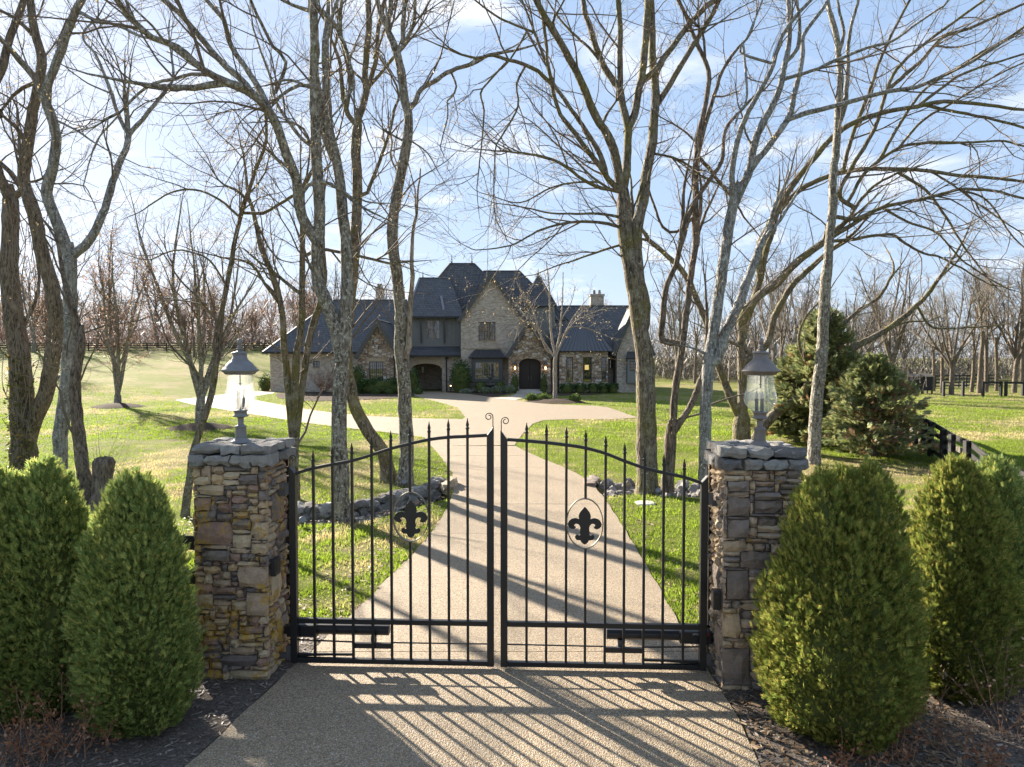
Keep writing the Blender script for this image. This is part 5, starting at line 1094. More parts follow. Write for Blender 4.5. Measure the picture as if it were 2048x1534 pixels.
def gable_roof(Yf, Yb, xl, xp, xr, zl, zp, zr, over=0.35, mat='shingle'):
    a = slab([(xl, Yf-over, zl), (xp, Yf-over, zp), (xp, Yb, zp), (xl, Yb, zl)]); b = slab([(xr, Yf-over, zr), (xr, Yb, zr), (xp, Yb, zp), (xp, Yf-over, zp)])
    for (x, z) in ((xl, zl), (xr, zr)):        # rake boards
        m = HB_(); m.bar((x, Yf-over-0.04, z-0.14), (xp, Yf-over-0.04, zp-0.14), 0.07, 0.34, up=(0, 1, 0)); 
        k = HB_(); d = np.array((xp-x, 0, zp-z)); d /= np.linalg.norm(d); nrm = np.array((-d[2], 0, d[0])); nrm = nrm if nrm[2] > 0 else -nrm
        p0 = np.array((x, Yf-over-0.07, z))+nrm*0.03; p1 = np.array((xp, Yf-over-0.07, zp))+nrm*0.03
        q = 0.0 if x < xp else 0.004; p0[1] -= q; p1[1] -= q; k.prism([p0, p1, p1-nrm*0.34, p0-nrm*0.34], (0, 0.058, 0)); k.build('rake_board', MT['trim'], house)
    return a, b
# -- left wing, hipped
Y = 64.5; xa, xb = hx(540, Y), hx(800, Y); ze = hz_(703, Y)
hw = [(hx(626, Y), hx(639, Y), hz_(735, Y), hz_(722, Y))]
wall(Y, xa, xb, 0, ze, hw, 'brick'); window(Y, *hw[0], 2, 2); side_wall(xa, Y, 80, 0, ze, 'brick', True)
zr = hz_(600, 72.5); r1, r2 = (hx(668, 72.5), 72.5, zr), (hx(815, 72.5), 72.5, zr); fl, fr, bl, br_ = (xa-0.5, Y-0.5, ze-0.05), (xb+0.5, Y-0.5, ze-0.05), (xa-0.5, 80.5, ze-0.05), (xb+0.5, 80.5, ze-0.05)
slab([fl, fr, r2, r1]); slab([bl, fl, r1]); slab([br_, bl, r1, r2]); line_cap(fl, r1); line_cap(r1, r2)
m = HB_(); m.box(xa-0.55, xb, Y-0.62, Y-0.48, ze-0.22, ze-0.03); m.build('gutter', MT['gutter'], house)
# -- stone gable left of the carriage arch
Y = 62.3; xl, xp, xr = hx(715, Y), hx(757, Y), hx(798, Y); ze = hz_(709, Y); zp = hz_(641, Y)
wn_ = (hx(738, Y), hx(766, Y), hz_(769, Y), hz_(723, Y)); wall(Y, xl, xr, 0, ze, [wn_], 'fieldstone', gable=[(xl, ze), (xr, ze), (xp, zp-0.1)])
window(Y, *wn_, 6, 6, casements=2); side_wall(xl, Y, 64.5, 0, ze, 'fieldstone', True); side_wall(xr, Y, 65.2, 0, ze, 'fieldstone')
l = HB_(); l.box(wn_[0]-0.15, wn_[1]+0.15, Y-0.03, Y+0.1, wn_[3], wn_[3]+0.28); l.build('lintel', MT['voussoir'], house)
gable_roof(Y, 70.5, xl-0.25, xp, xr+0.25, ze-0.30, zp+0.12, ze-0.30)
for dx, dz in ((0, -1.0), (-0.5, -1.9), (0.5, -1.9), (0, -2.4)):
    v = HB_(); v.box(xp+dx-0.06, xp+dx+0.06, Y-0.012, Y+0.05, zp+dz-0.25, zp+dz+0.12); v.build('vent_slot', MT['trim'], house)
# -- carriage arch block
Y = 65.2; xa, xb = hx(797, Y), hx(922, Y); ze = hz_(709, Y); ax0, ax1 = hx(822, Y), hx(884, Y); zs = hz_(738, Y); ztop = hz_(727, Y)
wall(Y, xa, ax0, 0, ze, [], 'brick'); wall(Y, ax1, xb, 0, ze, [], 'brick')
n = 15; t = np.linspace(0, 1, n); axs = ax0+(ax1-ax0)*t; azs = zs+(ztop-zs)*np.sqrt(np.clip(1-(2*t-1)**2, 0, 1)); m = HB_()
for i in range(n-1): m.add([(axs[i], Y, azs[i]), (axs[i+1], Y, azs[i+1]), (axs[i+1], Y, ze), (axs[i], Y, ze)], [(0, 1, 2, 3)]); m.add([(axs[i], Y, azs[i]), (axs[i], Y+0.5, azs[i]), (axs[i+1], Y+0.5, azs[i+1]), (axs[i+1], Y, azs[i+1])], [(0, 1, 2, 3)])
m.build('arch_wall', MT['brick'], house, fixn=False)
for i in range(n-1):
    a0 = np.array((axs[i], 0, azs[i])); a1 = np.array((axs[i+1], 0, azs[i+1])); d = unit(a1-a0); nn = np.array((-d[2], 0, d[0])); nn = nn if nn[2] > 0 else -nn
    k = HB_(); p = [a0+d*0.012, a1-d*0.012, a1-d*0.012+nn*0.52, a0+d*0.012+nn*0.52]; k.prism([(q[0], Y-0.045, q[2]) for q in p], (0, 0.043, 0)); k.build('voussoir', MT['voussoir'], house)
for x in (ax0, ax1):
    k = HB_(); k.box(x-0.02, x+0.02, Y, Y+4.5, 0, zs); k.build('passage_wall', MT['brick'], house)
k = HB_(); k.add([(xa, Y+4.5, 0), (xb, Y+4.5, 0), (xb, Y+4.5, 4.2), (xa, Y+4.5, 4.2)], [(0, 1, 2, 3)]); k.add([(xa, Y+0.5, ztop+0.25), (xb, Y+0.5, ztop+0.25), (xb, Y+4.5, ztop+0.25), (xa, Y+4.5, ztop+0.25)], [(0, 1, 2, 3)]); k.build('passage_back', MT['brick'], house, fixn=False)
k = HB_(); ln = hx(845, Y+2); 
wl = thing('hanging_lantern', 'small lantern hanging inside the carriage arch', 'lantern', (ln, Y+2, hz_(740, Y+2)))
k = MB(); k.box(-0.16, 0.16, -0.16, 0.16, 0.30, 0.36); k.box(-0.18, 0.18, -0.18, 0.18, -0.32, -0.27)
for a in (-0.15, 0.15):
    for b in (-0.15, 0.15): k.box(a-0.02, a+0.02, b-0.02, b+0.02, -0.27, 0.30)
k.tube([(0, 0, 0.36), (0, 0, 0.75)], 0.02, 6); k.build('frame', MT['trim'], wl); k = MB(); k.box(-0.13, 0.13, -0.13, 0.13, -0.25, 0.28); k.build('glass', MT['lampglass'], wl)
Yd = 67.0; zd0, zd1 = hz_(692, Yd), hz_(634, Yd)
slab([(xa-0.3, Y-0.5, ze-0.08), (xb, Y-0.5, ze-0.08), (xb, Yd+0.1, zd0), (xa-0.3, Yd+0.1, zd0)])
m = HB_(); m.box(xa, xb-0.02, Y-0.63, Y-0.49, ze-0.24, ze-0.06); m.build('gutter', MT['gutter'], house)
dx0, dx1 = hx(821, Yd), hx(922, Yd); dw = (hx(853, Yd), hx(880, Yd), hz_(678, Yd), hz_(640, Yd)); wall(Yd, dx0, dx1, zd0-0.3, zd1, [dw], 'siding'); window(Yd, *dw, 4, 4, casements=2, sill=False, mat='siding')
side_wall(dx0, Yd, 74, zd0-0.3, zd1, 'siding', True)
for i in range(13):
    x = dx0+(dx1-dx0)*(i+0.5)/13
    if dw[0]-0.1 < x < dw[1]+0.1: continue
    k = HB_(); k.box(x-0.03, x+0.03, Yd-0.03, Yd-0.002, zd0-0.2, zd1-0.02); k.build('batten', MT['siding'], house)
for x in (hx(843, Yd), hx(889, Yd)):
    k = HB_(); k.bar((x, Yd-0.02, zd0+0.3), (x, Yd-0.55, zd1-0.1), 0.14, 0.14); k.build('bracket', MT['trim'], house)
zr2 = hz_(556, 73); e0, e1, q0, q1 = (hx(812, Yd-0.6), Yd-0.6, zd1), (hx(928, Yd-0.6), Yd-0.6, zd1), (hx(840, 73), 73, zr2), (hx(900, 73), 73, zr2)
slab([e0, e1, q1, q0]); slab([(e0[0], 79, zd1), e0, q0, (q0[0], 76, zr2)]); slab([(e1[0], 79, zd1), (e0[0], 79, zd1), (q0[0], 76, zr2), (q1[0], 76, zr2)]); slab([q0, q1, (q1[0], 76, zr2), (q0[0], 76, zr2)], 0.05); line_cap(q0, q1); line_cap(e0, q0)
k = HB_(); k.bar((hx(884, 70), 69.3, hz_(592, 69.3)), (hx(890, 67), 66.9, hz_(630, 66.9)), 0.22, 0.06); k.build('flashing', MT['flash'], house)
m = HB_(); m.box(e0[0], e1[0], Yd-0.72, Yd-0.6, zd1-0.16, zd1+0.03); m.build('gutter', MT['gutter'], house)
# -- central tower roof and right hip
def hip(front_l, front_r, rl, rr_, Yf, Yr, Yb, zb):
    ze_ = hz_(front_l[1], Yf); zr_ = hz_(rl[1], Yr); A, B = (hx(front_l[0], Yf), Yf, ze_), (hx(front_r[0], Yf), Yf, ze_); C_, D_ = (hx(rl[0], Yr), Yr, zr_), (hx(rr_[0], Yr), Yr, zr_); E, F_ = (A[0], Yb, ze_), (B[0], Yb, ze_); Yr2 = Yr+(Yb-Yr)*0.25; C2, D2 = (C_[0], Yr2, zr_), (D_[0], Yr2, zr_)
    slab([A, B, D_, C_]); slab([E, A, C_, C2]); slab([B, F_, D2, D_]); slab([F_, E, C2, D2]); slab([C_, D_, D2, C2], 0.05); line_cap(A, C_, 0.14, 0.05, 'shingle'); line_cap(B, D_, 0.14, 0.05, 'shingle'); line_cap(C_, D_, 0.16, 0.06, 'shingle'); return C_, D_
def finial(p, h):
    f = HB_(); f.lathe([(0.001, -0.1), (0.16, -0.1), (0.14, 0.05), (0.07, 0.14), (0.10, 0.22), (0.045, 0.30), (0.07, h*0.45), (0.03, h*0.55), (0.05, h*0.62), (0.012, h*0.92), (0.002, h)], 10, p); f.build('finial', MT['trim'], house)
c1, c2 = hip((812, 632), (1052, 632), (900, 527), (949, 527), 70.0, 74.5, 81, 0); finial((hx(904, 74.5), 74.5, c1[2]), 1.05); finial((hx(944, 74.5), 74.5, c1[2]), 1.05)
hip((925, 640), (1136, 640), (968, 542), (1039, 542), 69.0, 73.5, 80, 0)
c3, c4 = hip((1044, 612), (1113, 612), (1075, 552), (1078, 552), 67.6, 70.0, 73, 0); finial((hx(1076.5, 70), 70.6, c3[2]), 0.9); finial((hx(844, 73), 74, zr2), 0.9)
k = HB_(); k.box(hx(1050, 67.8), hx(1110, 67.8), 67.9, 72.5, 0.0, hz_(613, 67.8)); k.build('turret_wall', MT['siding'], house)
# -- main brick gable
Y = 64.0; xl, xp, xr = hx(922, Y), hx(983, Y), hx(1062, Y); ze = hz_(634, Y); zp = hz_(548, Y); zr_ = hz_(650, Y)
gw = (hx(957, Y), hx(991, Y), hz_(681, Y), hz_(644, Y)); bw = (hx(949, Y), hx(999, Y), hz_(760, Y), hz_(722, Y))
wall(Y, xl, xr, 0, hz_(642, Y), [gw, bw], 'brick', gable=[(xl, hz_(642, Y)), (xr, hz_(642, Y)), (xp, zp-0.15), (xl, ze)])
side_wall(xl, Y, 68, 0, ze, 'brick', True); side_wall(xr, Y, 68, 0, zr_, 'brick')
window(Y, *gw, 6, 4, casements=3)
gable_roof(Y, 74.5, xl-0.28, xp, hx(1076, Y), ze-0.30, zp+0.12, hz_(672, Y))
k = HB_(); k.box(xl-0.02, hx(1016, Y), Y-0.06, Y-0.002, hz_(697, Y), hz_(692, Y)); k.build('belt_course', MT['brick'], house)
Yb = Y-0.8; b0, b1 = hx(943, Yb), hx(1005, Yb); zb0, zb1 = hz_(764, Yb), hz_(715, Yb)
wb = (hx(950, Yb), hx(998, Yb), hz_(758, Yb), hz_(724, Yb)); wall(Yb, b0, b1, zb0, zb1, [wb], 'trim', name='bay_wall'); window(Yb, *wb, 9, 3, casements=3, mat='siding', sill=False); side_wall(b0, Yb, Y, zb0, zb1, 'trim', True); side_wall(b1, Yb, Y, zb0, zb1, 'trim')
k = HB_(); k.box(b0, b1, Yb+0.3, Y-0.01, zb0-0.25, zb0); k.build('bay_base', MT['brick'], house)
zt = hz_(699, Y); ba, bb, bc, bd = (b0-0.3, Yb-0.3, zb1), (b1+0.3, Yb-0.3, zb1), (b1-0.25, Y-0.02, zt), (b0+0.25, Y-0.02, zt)
ro = slab([ba, bb, bc, bd], 0.08, 'seam', 'bay_roof'); slab([(b0-0.3, Y, zb1), ba, bd], 0.08, 'seam', 'bay_roof'); slab([bb, (b1+0.3, Y, zb1), bc], 0.08, 'seam', 'bay_roof')
for i in range(1, 9):
    k = HB_(); t = i/9; k.bar(np.array(ba)*(1-t)+np.array(bb)*t+(0, 0, 0.02), np.array(bd)*(1-t)+np.array(bc)*t+(0, 0, 0.02), 0.035, 0.05); k.build('seam', MT['seam'], ro)
# -- stone entry gable
Y = 62.6; xl, xp, xr = hx(1017, Y), hx(1059, Y), hx(1101, Y); ze = hz_(707, Y); zp = hz_(640, Y); d0, d1 = hx(1038, Y), hx(1082, Y); dt, dsp = hz_(717, Y), hz_(727, Y)
wall(Y, xl, d0, 0, ze, [], 'fieldstone'); wall(Y, d1, xr, 0, ze, [], 'fieldstone'); m = HB_(); n = 13; t = np.linspace(0, 1, n); axs = d0+(d1-d0)*t; azs = dsp+(dt-dsp)*np.sqrt(np.clip(1-(2*t-1)**2, 0, 1))
for i in range(n-1):
    m.add([(axs[i], Y, azs[i]), (axs[i+1], Y, azs[i+1]), (axs[i+1], Y, ze), (axs[i], Y, ze)], [(0, 1, 2, 3)]); m.add([(axs[i], Y, azs[i]), (axs[i], Y+0.9, azs[i]), (axs[i+1], Y+0.9, azs[i+1]), (axs[i+1], Y, azs[i+1])], [(0, 1, 2, 3)])
m.add([(xl, Y, ze), (xr, Y, ze), (xp, Y, zp-0.1)], [(0, 1, 2)]); m.build('entry_wall', MT['fieldstone'], house, fixn=False)
for x in (d0, d1): side_wall(x, Y, Y+0.9, 0, dsp, 'fieldstone', x == d1)
for i in range(n-1):
    a0 = np.array((axs[i], 0, azs[i])); a1 = np.array((axs[i+1], 0, azs[i+1])); d = unit(a1-a0); nn = np.array((-d[2], 0, d[0])); nn = nn if nn[2] > 0 else -nn
    k = HB_(); k.prism([(q[0], Y-0.035, q[2]) for q in (a0+d*0.01, a1-d*0.01, a1-d*0.01+nn*0.3, a0+d*0.01+nn*0.3)], (0, 0.033, 0)); k.build('voussoir', MT['fieldstone'], house)
side_wall(xl, Y, 64.2, 0, ze, 'fieldstone', True); side_wall(xr, Y, 65, 0, ze, 'fieldstone')
for s in (0, 1):
    dm = HB_(); x0, x1 = (d0+0.02, (d0+d1)/2-0.012) if s == 0 else ((d0+d1)/2+0.012, d1-0.02); seg = [q for q in np.linspace(x0, x1, 7)]
    zt_ = [dsp+(dt-dsp)*math.sqrt(max(0, 1-(2*(x-d0)/(d1-d0)-1)**2)) for x in seg]; dm.prism([(x0, Y+0.72, 0.32), (x1, Y+0.72, 0.32)]+[(x, Y+0.72, z) for x, z in zip(seg[::-1], zt_[::-1])], (0, 0.1, 0)); do = dm.build('door', MT['door'], house)
    for i in range(3):
        k = HB_(); a = x0+0.08+(x1-x0-0.16)*i/3; k.box(a+0.02, a+(x1-x0-0.16)/3-0.02, Y+0.70, Y+0.718, 0.45, dsp-0.15); k.build('plank', MT['door'], do)
    k = HB_(); hxx = x1-0.12 if s == 0 else x0+0.12; k.box(hxx-0.02, hxx+0.02, Y+0.62, Y+0.69, 1.2, 1.5); k.build('handle', MT['steel'], do)
k = HB_(); k.box(d0-0.3, d1+0.3, Y-0.7, Y+1.0, 0.0, 0.16); k.box(d0-0.05, d1+0.05, Y-0.25, Y+0.9, 0.16, 0.31); k.build('front_step', MT['concrete'], house)
gable_roof(Y, 69.5, xl-0.28, xp, xr+0.28, ze-0.28, zp+0.12, ze-0.28)
def wall_lantern(label, px):
    x = hx(px, Y); z = hz_(735, Y); o = thing('wall_lantern', label, 'lantern', (x, Y-0.2, z), 0, 'lanterns beside the front door'); k = MB()
    for a in (-0.11, 0.11):
        for b in (-0.11, 0.11): k.bar((a*0.8, b*0.8, -0.32), (a*1.15, b*1.15, 0.25), 0.03)
    k.box(-0.16, 0.16, -0.16, 0.16, 0.25, 0.30); k.lathe([(0.17, 0.30), (0.05, 0.48), (0.03, 0.62), (0.001, 0.72)], 8); k.box(-0.1, 0.1, -0.1, 0.1, -0.36, -0.32); k.box(-0.03, 0.03, 0.12, 0.2, 0.2, 0.27); k.tube([(0, 0.2, 0.24), (0, 0.12, 0.24)], 0.02, 6); k.build('frame', MT['trim'], o)
    k = MB(); k.lathe([(0.001, -0.16), (0.05, -0.12), (0.05, 0.02), (0.001, 0.08)], 8); k.build('bulb', MT['warm'], o); return o
wall_lantern('lit black lantern left of the front door', 1030); wall_lantern('lit black lantern right of the front door', 1091)
# -- right wing
Y = 65.0; xa, xb = hx(1100, Y), hx(1240, Y); ze = hz_(704, Y); zr = hz_(612, 71.5); wall(Y, xa, xb, 0, ze, [(hx(1219, Y), hx(1226, Y), hz_(738, Y), hz_(719, Y))], 'brick'); window(Y, hx(1219, Y), hx(1226, Y), hz_(738, Y), hz_(719, Y), 2, 2)
slab([(xa, Y-0.5, ze), (xb, Y-0.5, ze), (hx(1262, 71.5), 71.5, zr), (hx(1105, 71.5), 71.5, zr)]); slab([(xa, 79, ze), (hx(1105, 71.5), 71.5, zr), (hx(1262, 71.5), 71.5, zr), (hx(1262, 71.5), 79, ze)])
line_cap((hx(1118, 71.5), 71.5, zr), (hx(1262, 71.5), 71.5, zr), 0.2, 0.08, 'trim')
Yb = 62.9; b0, b1 = hx(1119, Yb), hx(1216, Yb); ze2 = hz_(702, Yb); hs = [(hx(1133, Yb), hx(1146, Yb), hz_(764, Yb), hz_(714, Yb)), (hx(1166, Yb), hx(1184, Yb), hz_(765, Yb), hz_(714, Yb)), (hx(1203, Yb), hx(1213, Yb), hz_(764, Yb), hz_(714, Yb))]
wall(Yb, b0, b1, 0, ze2, hs, 'fieldstone'); [window(Yb, *h, 3 if i != 1 else 1, 7 if i != 1 else 1, sill=True) for i, h in enumerate(hs)]; side_wall(b0, Yb, Y, 0, ze2, 'fieldstone', True); side_wall(b1, Yb, Y, 0, ze2, 'fieldstone')
for h in hs: k = HB_(); k.box(h[0]-0.1, h[1]+0.1, Yb-0.02, Yb+0.08, h[3], h[3]+0.2); k.build('lintel', MT['voussoir'], house)
k = HB_(); zc = hz_(732, Yb); xw = (hs[1][0]+hs[1][1])/2-0.05; k.box(xw-0.18, xw+0.18, Yb+0.10, Yb+0.108, zc-0.35, zc+0.1); k.build('lit_lamp_in_window', MT['interior'], house)
zt = hz_(655, 66.5); A, B, C_, D_ = (b0-0.35, Yb-0.35, ze2), (b1+0.35, Yb-0.35, ze2), (hx(1192, 66.5), 66.5, zt), (hx(1142, 66.5), 66.5, zt)
ro = slab([A, B, C_, D_], 0.08, 'seam', 'metal_roof'); slab([(b0-0.35, Y+1.2, ze2+1.0), A, D_], 0.08, 'seam', 'metal_roof'); slab([B, (b1+0.35, Y+1.2, ze2+1.0), C_], 0.08, 'seam', 'metal_roof')
for i in range(1, 14):
    t = i/14; k = HB_(); k.bar(np.array(A)*(1-t)+np.array(B)*t+(0, 0, 0.025), np.array(D_)*(1-t)+np.array(C_)*t+(0, 0, 0.025), 0.04, 0.06); k.build('seam', MT['seam'], ro)
# right end gable
Y = 63.2; xl, xp, xr = hx(1234, Y), hx(1267, Y), hx(1300, Y); ze = hz_(706, Y); zp = hz_(622, Y); bwn = (hx(1258, Y), hx(1276, Y), hz_(764, Y), hz_(716, Y)); wall(Y, xl, xr, 0, ze, [bwn], 'brick', gable=[(xl, ze), (xr, ze), (xr-0.05, ze+0.1), (xp, zp), (xl+0.05, ze+0.1)])
side_wall(xl, Y, 66, 0, ze, 'brick', True); side_wall(xr, Y, 79, 0, ze, 'brick'); gable_roof(Y, 66.6, xl-0.55, xp, xr+0.45, hz_(710, Y), hz_(611, Y), hz_(710, Y))
Yb = Y-0.5; b0, b1 = hx(1255, Yb), hx(1283, Yb); zb0, zb1 = hz_(766, Yb), hz_(716, Yb); ww = (hx(1260, Yb), hx(1272, Yb), hz_(742, Yb), hz_(722, Yb)); wall(Yb, b0, b1, zb0, zb1, [ww], 'siding', name='bay_wall'); window(Yb, *ww, 3, 3, sill=False); side_wall(b0, Yb, Y, zb0, zb1, 'trim', True); side_wall(b1, Yb, Y, zb0, zb1, 'siding')
slab([(b0-0.2, Yb-0.2, zb1), (b1+0.2, Yb-0.2, zb1), (b1-0.1, Y, hz_(703, Y)), (b0+0.1, Y, hz_(703, Y))], 0.08, 'seam', 'bay_roof')
# chimneys, downspouts
for px0, px1, py0, Yc, h0 in ((1180, 1206, 588, 72.6, 7.5), (754, 767, 575, 75, 8)):
    k = HB_(); x0, x1 = hx(px0, Yc), hx(px1, Yc); zt = hz_(py0, Yc); k.box(x0, x1, Yc-0.5, Yc+0.5, h0, zt-0.25); k.build('chimney', MT['brick'], house); k = HB_(); k.box(x0-0.08, x1+0.08, Yc-0.58, Yc+0.58, zt-0.25, zt-0.05); cc = k.build('chimney_cap', MT['brick'], house)
    for q in (0.3, 0.7): k = HB_(); k.lathe([(0.14, -0.05), (0.16, 0.1), (0.12, 0.35), (0.15, 0.4), (0.001, 0.4)], 10, (x0+(x1-x0)*q, Yc, zt)); k.build('flue_pot', MT['siding'], cc)
def downspout(px, Yd_, py0, py1):
    x = hx(px, Yd_); k = HB_(); k.box(x-0.06, x+0.06, Yd_-0.12, Yd_-0.01, hz_(py1, Yd_), hz_(py0, Yd_)); k.box(x-0.11, x+0.11, Yd_-0.17, Yd_-0.01, hz_(py0, Yd_)-0.35, hz_(py0, Yd_)); k.build('downspout', MT['gutter'], house)
downspout(893, 65.2, 711, 783); downspout(1019, 63.9, 706, 784); downspout(1228, 64.4, 706, 770); downspout(789, 62.2, 712, 784)
# -- planting before the house
def gpos(px, py, Y): return (hx(px, Y), Y, 0.02)
GS = 'clipped shrubs before the house'
ball_shrub('round_shrub', 'tall egg shaped holly left of the bay window', gpos(921, 780, 62.6), 0.95, 0.9, 2.15, 1500, 0.16, MT['boxwood'], 1, GS)
ball_shrub('round_shrub', 'dark shrub left of the stone gable window', gpos(714, 780, 61.3), 0.75, 0.7, 1.75, 1100, 0.15, MT['boxwood'], 2, GS)
ball_shrub('round_shrub', 'dark shrub between the stone gable and the carriage arch', gpos(826, 780, 61.2), 0.5, 0.5, 1.6, 800, 0.14, MT['boxwood'], 3, GS)
ball_shrub('hedge', 'low dark hedge under the stone gable window', gpos(765, 785, 60.9), 2.3, 0.7, 0.95, 2200, 0.15, MT['boxwood'], 4, GS, 0.6)
ball_shrub('round_shrub', 'dark shrub beside the driveway at the left end of the house', gpos(530, 770, 66), 0.6, 0.6, 1.1, 700, 0.14, MT['boxwood'], 5, GS)
for i, (px, lab) in enumerate(((1134, 'left end of'), (1161, 'second in'), (1187, 'third in'), (1208, 'fourth in'), (1226, 'right end of'))):
    ball_shrub('clipped_hedge_block', f'clipped boxwood block, {lab} the row under the right stone windows', gpos(px, 786, 61.6), (0.7, 0.55, 0.55, 0.5, 0.5)[i], 0.5, 0.62, 700, 0.12, MT['boxwood'], 10+i, GS, 0.55)
for i, (px, py, lab) in enumerate(((1063, 803, 'leftmost boxwood ball before the birch'), (1087, 803, 'middle boxwood ball, left of the birch trunk'), (1149, 805, 'boxwood ball right of the birch trunk'))):
    p = G(px, py); ball_shrub('boxwood_ball', lab, tuple(p), 0.42, 0.42, 0.42, 700, 0.09, MT['box_lite'], 20+i, GS)
for i, (px, h, mat, lab) in enumerate(((962, 0.8, 'boxwood', 'low shrub under the left half of the bay window'), (1000, 0.8, 'boxwood', 'low shrub under the right end of the bay window'), (972, 0.35, 'gray_leaf', 'small gray leaved plant before the urn'), (995, 0.45, 'gray_leaf', 'gray leaved plant right of the urn'), (1017, 0.5, 'gray_leaf', 'gray leaved plant left of the front walk'), (930, 0.25, 'gray_leaf', 'flat gray plant at the foot of the egg shaped holly'))):
    ball_shrub('low_shrub', lab, gpos(px, 785, 61.8-0.4*(mat == 'gray_leaf')), 0.55, 0.45, h, 420, 0.11, MT[mat], 30+i, 'planting under the bay window')
for px, lab in ((1030, 'narrow clipped evergreen left of the front door'), (1088, 'narrow clipped evergreen right of the front door')):
    ball_shrub('column_shrub', lab, gpos(px, 780, 62.0), 0.3, 0.3, 1.3, 500, 0.11, MT['boxwood'], 50+px, GS)
for i, (px, lab) in enumerate(((752, 'left of'), (777, 'in the middle of'), (836, 'right of'))): ball_shrub('low_shrub', f'small round boxwood {lab} the dark hedge foot', gpos(px, 790, 60.0), 0.4, 0.4, 0.4, 350, 0.1, MT['boxwood'], 60+i, GS)
ur = thing('garden_urn', 'dark stone urn fountain before the bay window', 'urn', gpos(981, 780, 62.2)); k = MB(); k.lathe([(0.3, 0), (0.3, 0.1), (0.12, 0.2), (0.12, 0.5), (0.75, 0.72), (0.82, 0.85), (0.7, 0.86), (0.2, 0.75), (0.08, 0.8), (0.07, 1.25), (0.32, 1.38), (0.34, 1.42), (0.08, 1.44), (0.05, 1.7), (0.001, 1.75)], 20); k.build('basin', MT['trim'], ur)
ul = thing('landscape_uplight', 'glowing uplight at the wall left of the egg shaped holly', 'light', gpos(901, 772, 63.5)); k = MB(); k.lathe([(0.05, 0), (0.05, 0.35), (0.09, 0.36), (0.10, 0.55), (0.001, 0.5)], 10); k.build('housing', MT['trim'], ul); k = MB(); k.lathe([(0.001, 0.56), (0.085, 0.56), (0.07, 0.6), (0.001, 0.63)], 10); k.build('lens', MT['warm'], ul)
# tawny twiggy shrub by the left wing
tg = TreeGen(61, levels=2, lens=(0.7, 0.4, 0.2), dens=(5, 5, 3), buds=3.0, twig_min=0.012, bud_size=0.10); ts = thing('dry_maple_shrub', 'tawny dry leaved shrub against the left wing', 'shrub', gpos(648, 790, 61.5)); o3 = np.array(ts.location)
for i in range(26):
    a = tg.r.random()*6.28; P, Rr = shoot(tg.r, o3+np.array((0, 0, 0.0)), np.array((0.8*math.cos(a), 0.8*math.sin(a), 1.0)), tg.r.uniform(1.4, 2.5), 0.03, 0.012, 6, 0.12, 0.03); tg.twig.add(P, Rr, 3); tg.sprout(P, Rr, 1, 0.25)
tg.twig.build('branches', MT['rust_twig'], ts, o3); P = np.array(tg.bud_p)-o3; V, Fc = inst_mesh(LEAF, LEAF_F, P, frames(np.array(tg.bud_d), tg.r.random(len(P))*6), 0.11*(0.5+tg.r.random(len(P)))); link('foliage', np_mesh('foliage', V, Fc, 4), MT['leaf_dry'], ts)
# ------------------------------------------------------------------ lawn trees, woods, fences, small things
def vase_tree(name, label, base, H, spread, seed, bark, twig, nstem=5, trunk_h=0.14, w=0.16, buds=0.5, group=None, gen=None, leaf=None, tmin=0.008, lens=(1.6, 0.8, 0.35), dens=(1.6, 2.4, 3.0), stems=None, cap=6000, leaf_n=0, bud_size=0.06):
    tg = TreeGen(seed, twig_min=tmin, lens=lens, dens=dens, trop=(0.10, 0.06, 0.02), wob=0.14, buds=buds, bud_size=bud_size, cap=cap); r = tg.r; base = np.array(base, float)
    P, R_ = shoot(r, base-np.array((0, 0, 0.2)), np.array((0, 0, 1.)), H*trunk_h+0.2, w*1.25, w*0.95, 5, 0.03, 0.1); tg.trunk.add(P, R_, 12); top = P[-1]
    for i in range(nstem):
        a = 2*math.pi*(i+0.5*r.random())/nstem; s = spread*(0.45+0.55*r.random()); d = np.array((s*math.cos(a), s*math.sin(a), 1.0))
        L = H*(1-trunk_h)*(0.75+0.3*r.random()); st = P[-1-int(r.integers(0, 2))]; Q, Rq = shoot(r, st, d, L, w*(0.62+0.2*r.random()), tmin*1.4, 11, 0.07, 0.06)
        tg.limb(Q, Rq, 8, 0.12)
        for k in range(3):
            j = int(r.integers(2, 8)); aa = r.random()*6.28; dd = unit(unit(Q[j+1]-Q[j])+0.55*np.array((math.cos(aa), math.sin(aa), 0.1))); B, Rb = shoot(r, Q[j], dd, L*(0.6-0.05*j)*(0.7+0.5*r.random()), Rq[j]*0.6, tmin*1.2, 8, 0.09, 0.05); tg.limb(B, Rb, 6, 0.15)
    root = thing(name, label, 'tree', tuple(base), 0, group); tg.build(root, MT[bark], MT[twig], MT[leaf] if leaf else (MT['bud'] if buds > 0 else None))
    return root
GL = 'young trees on the left lawn'
vase_tree('lawn_tree', 'twin stemmed lawn tree in its mulch ring, far left of the house', (*G(236, 812)[:2], 0.1), 13.0, 0.34, 101, 'bark_gray', 'twig_red', 5, 0.05, 0.21, 1.1, GL, tmin=0.011, bud_size=0.11, leaf='leaf_dry', lens=(2.2, 1.0, 0.5), cap=5200)
vase_tree('lawn_tree', 'lawn tree in a mulch ring just left of the left lamp', (*G(400, 855)[:2], 0.1), 11.5, 0.40, 102, 'bark_gray', 'twig_red', 6, 0.13, 0.19, 0.5, GL, tmin=0.008, lens=(2.0, 0.9, 0.4), cap=5200)
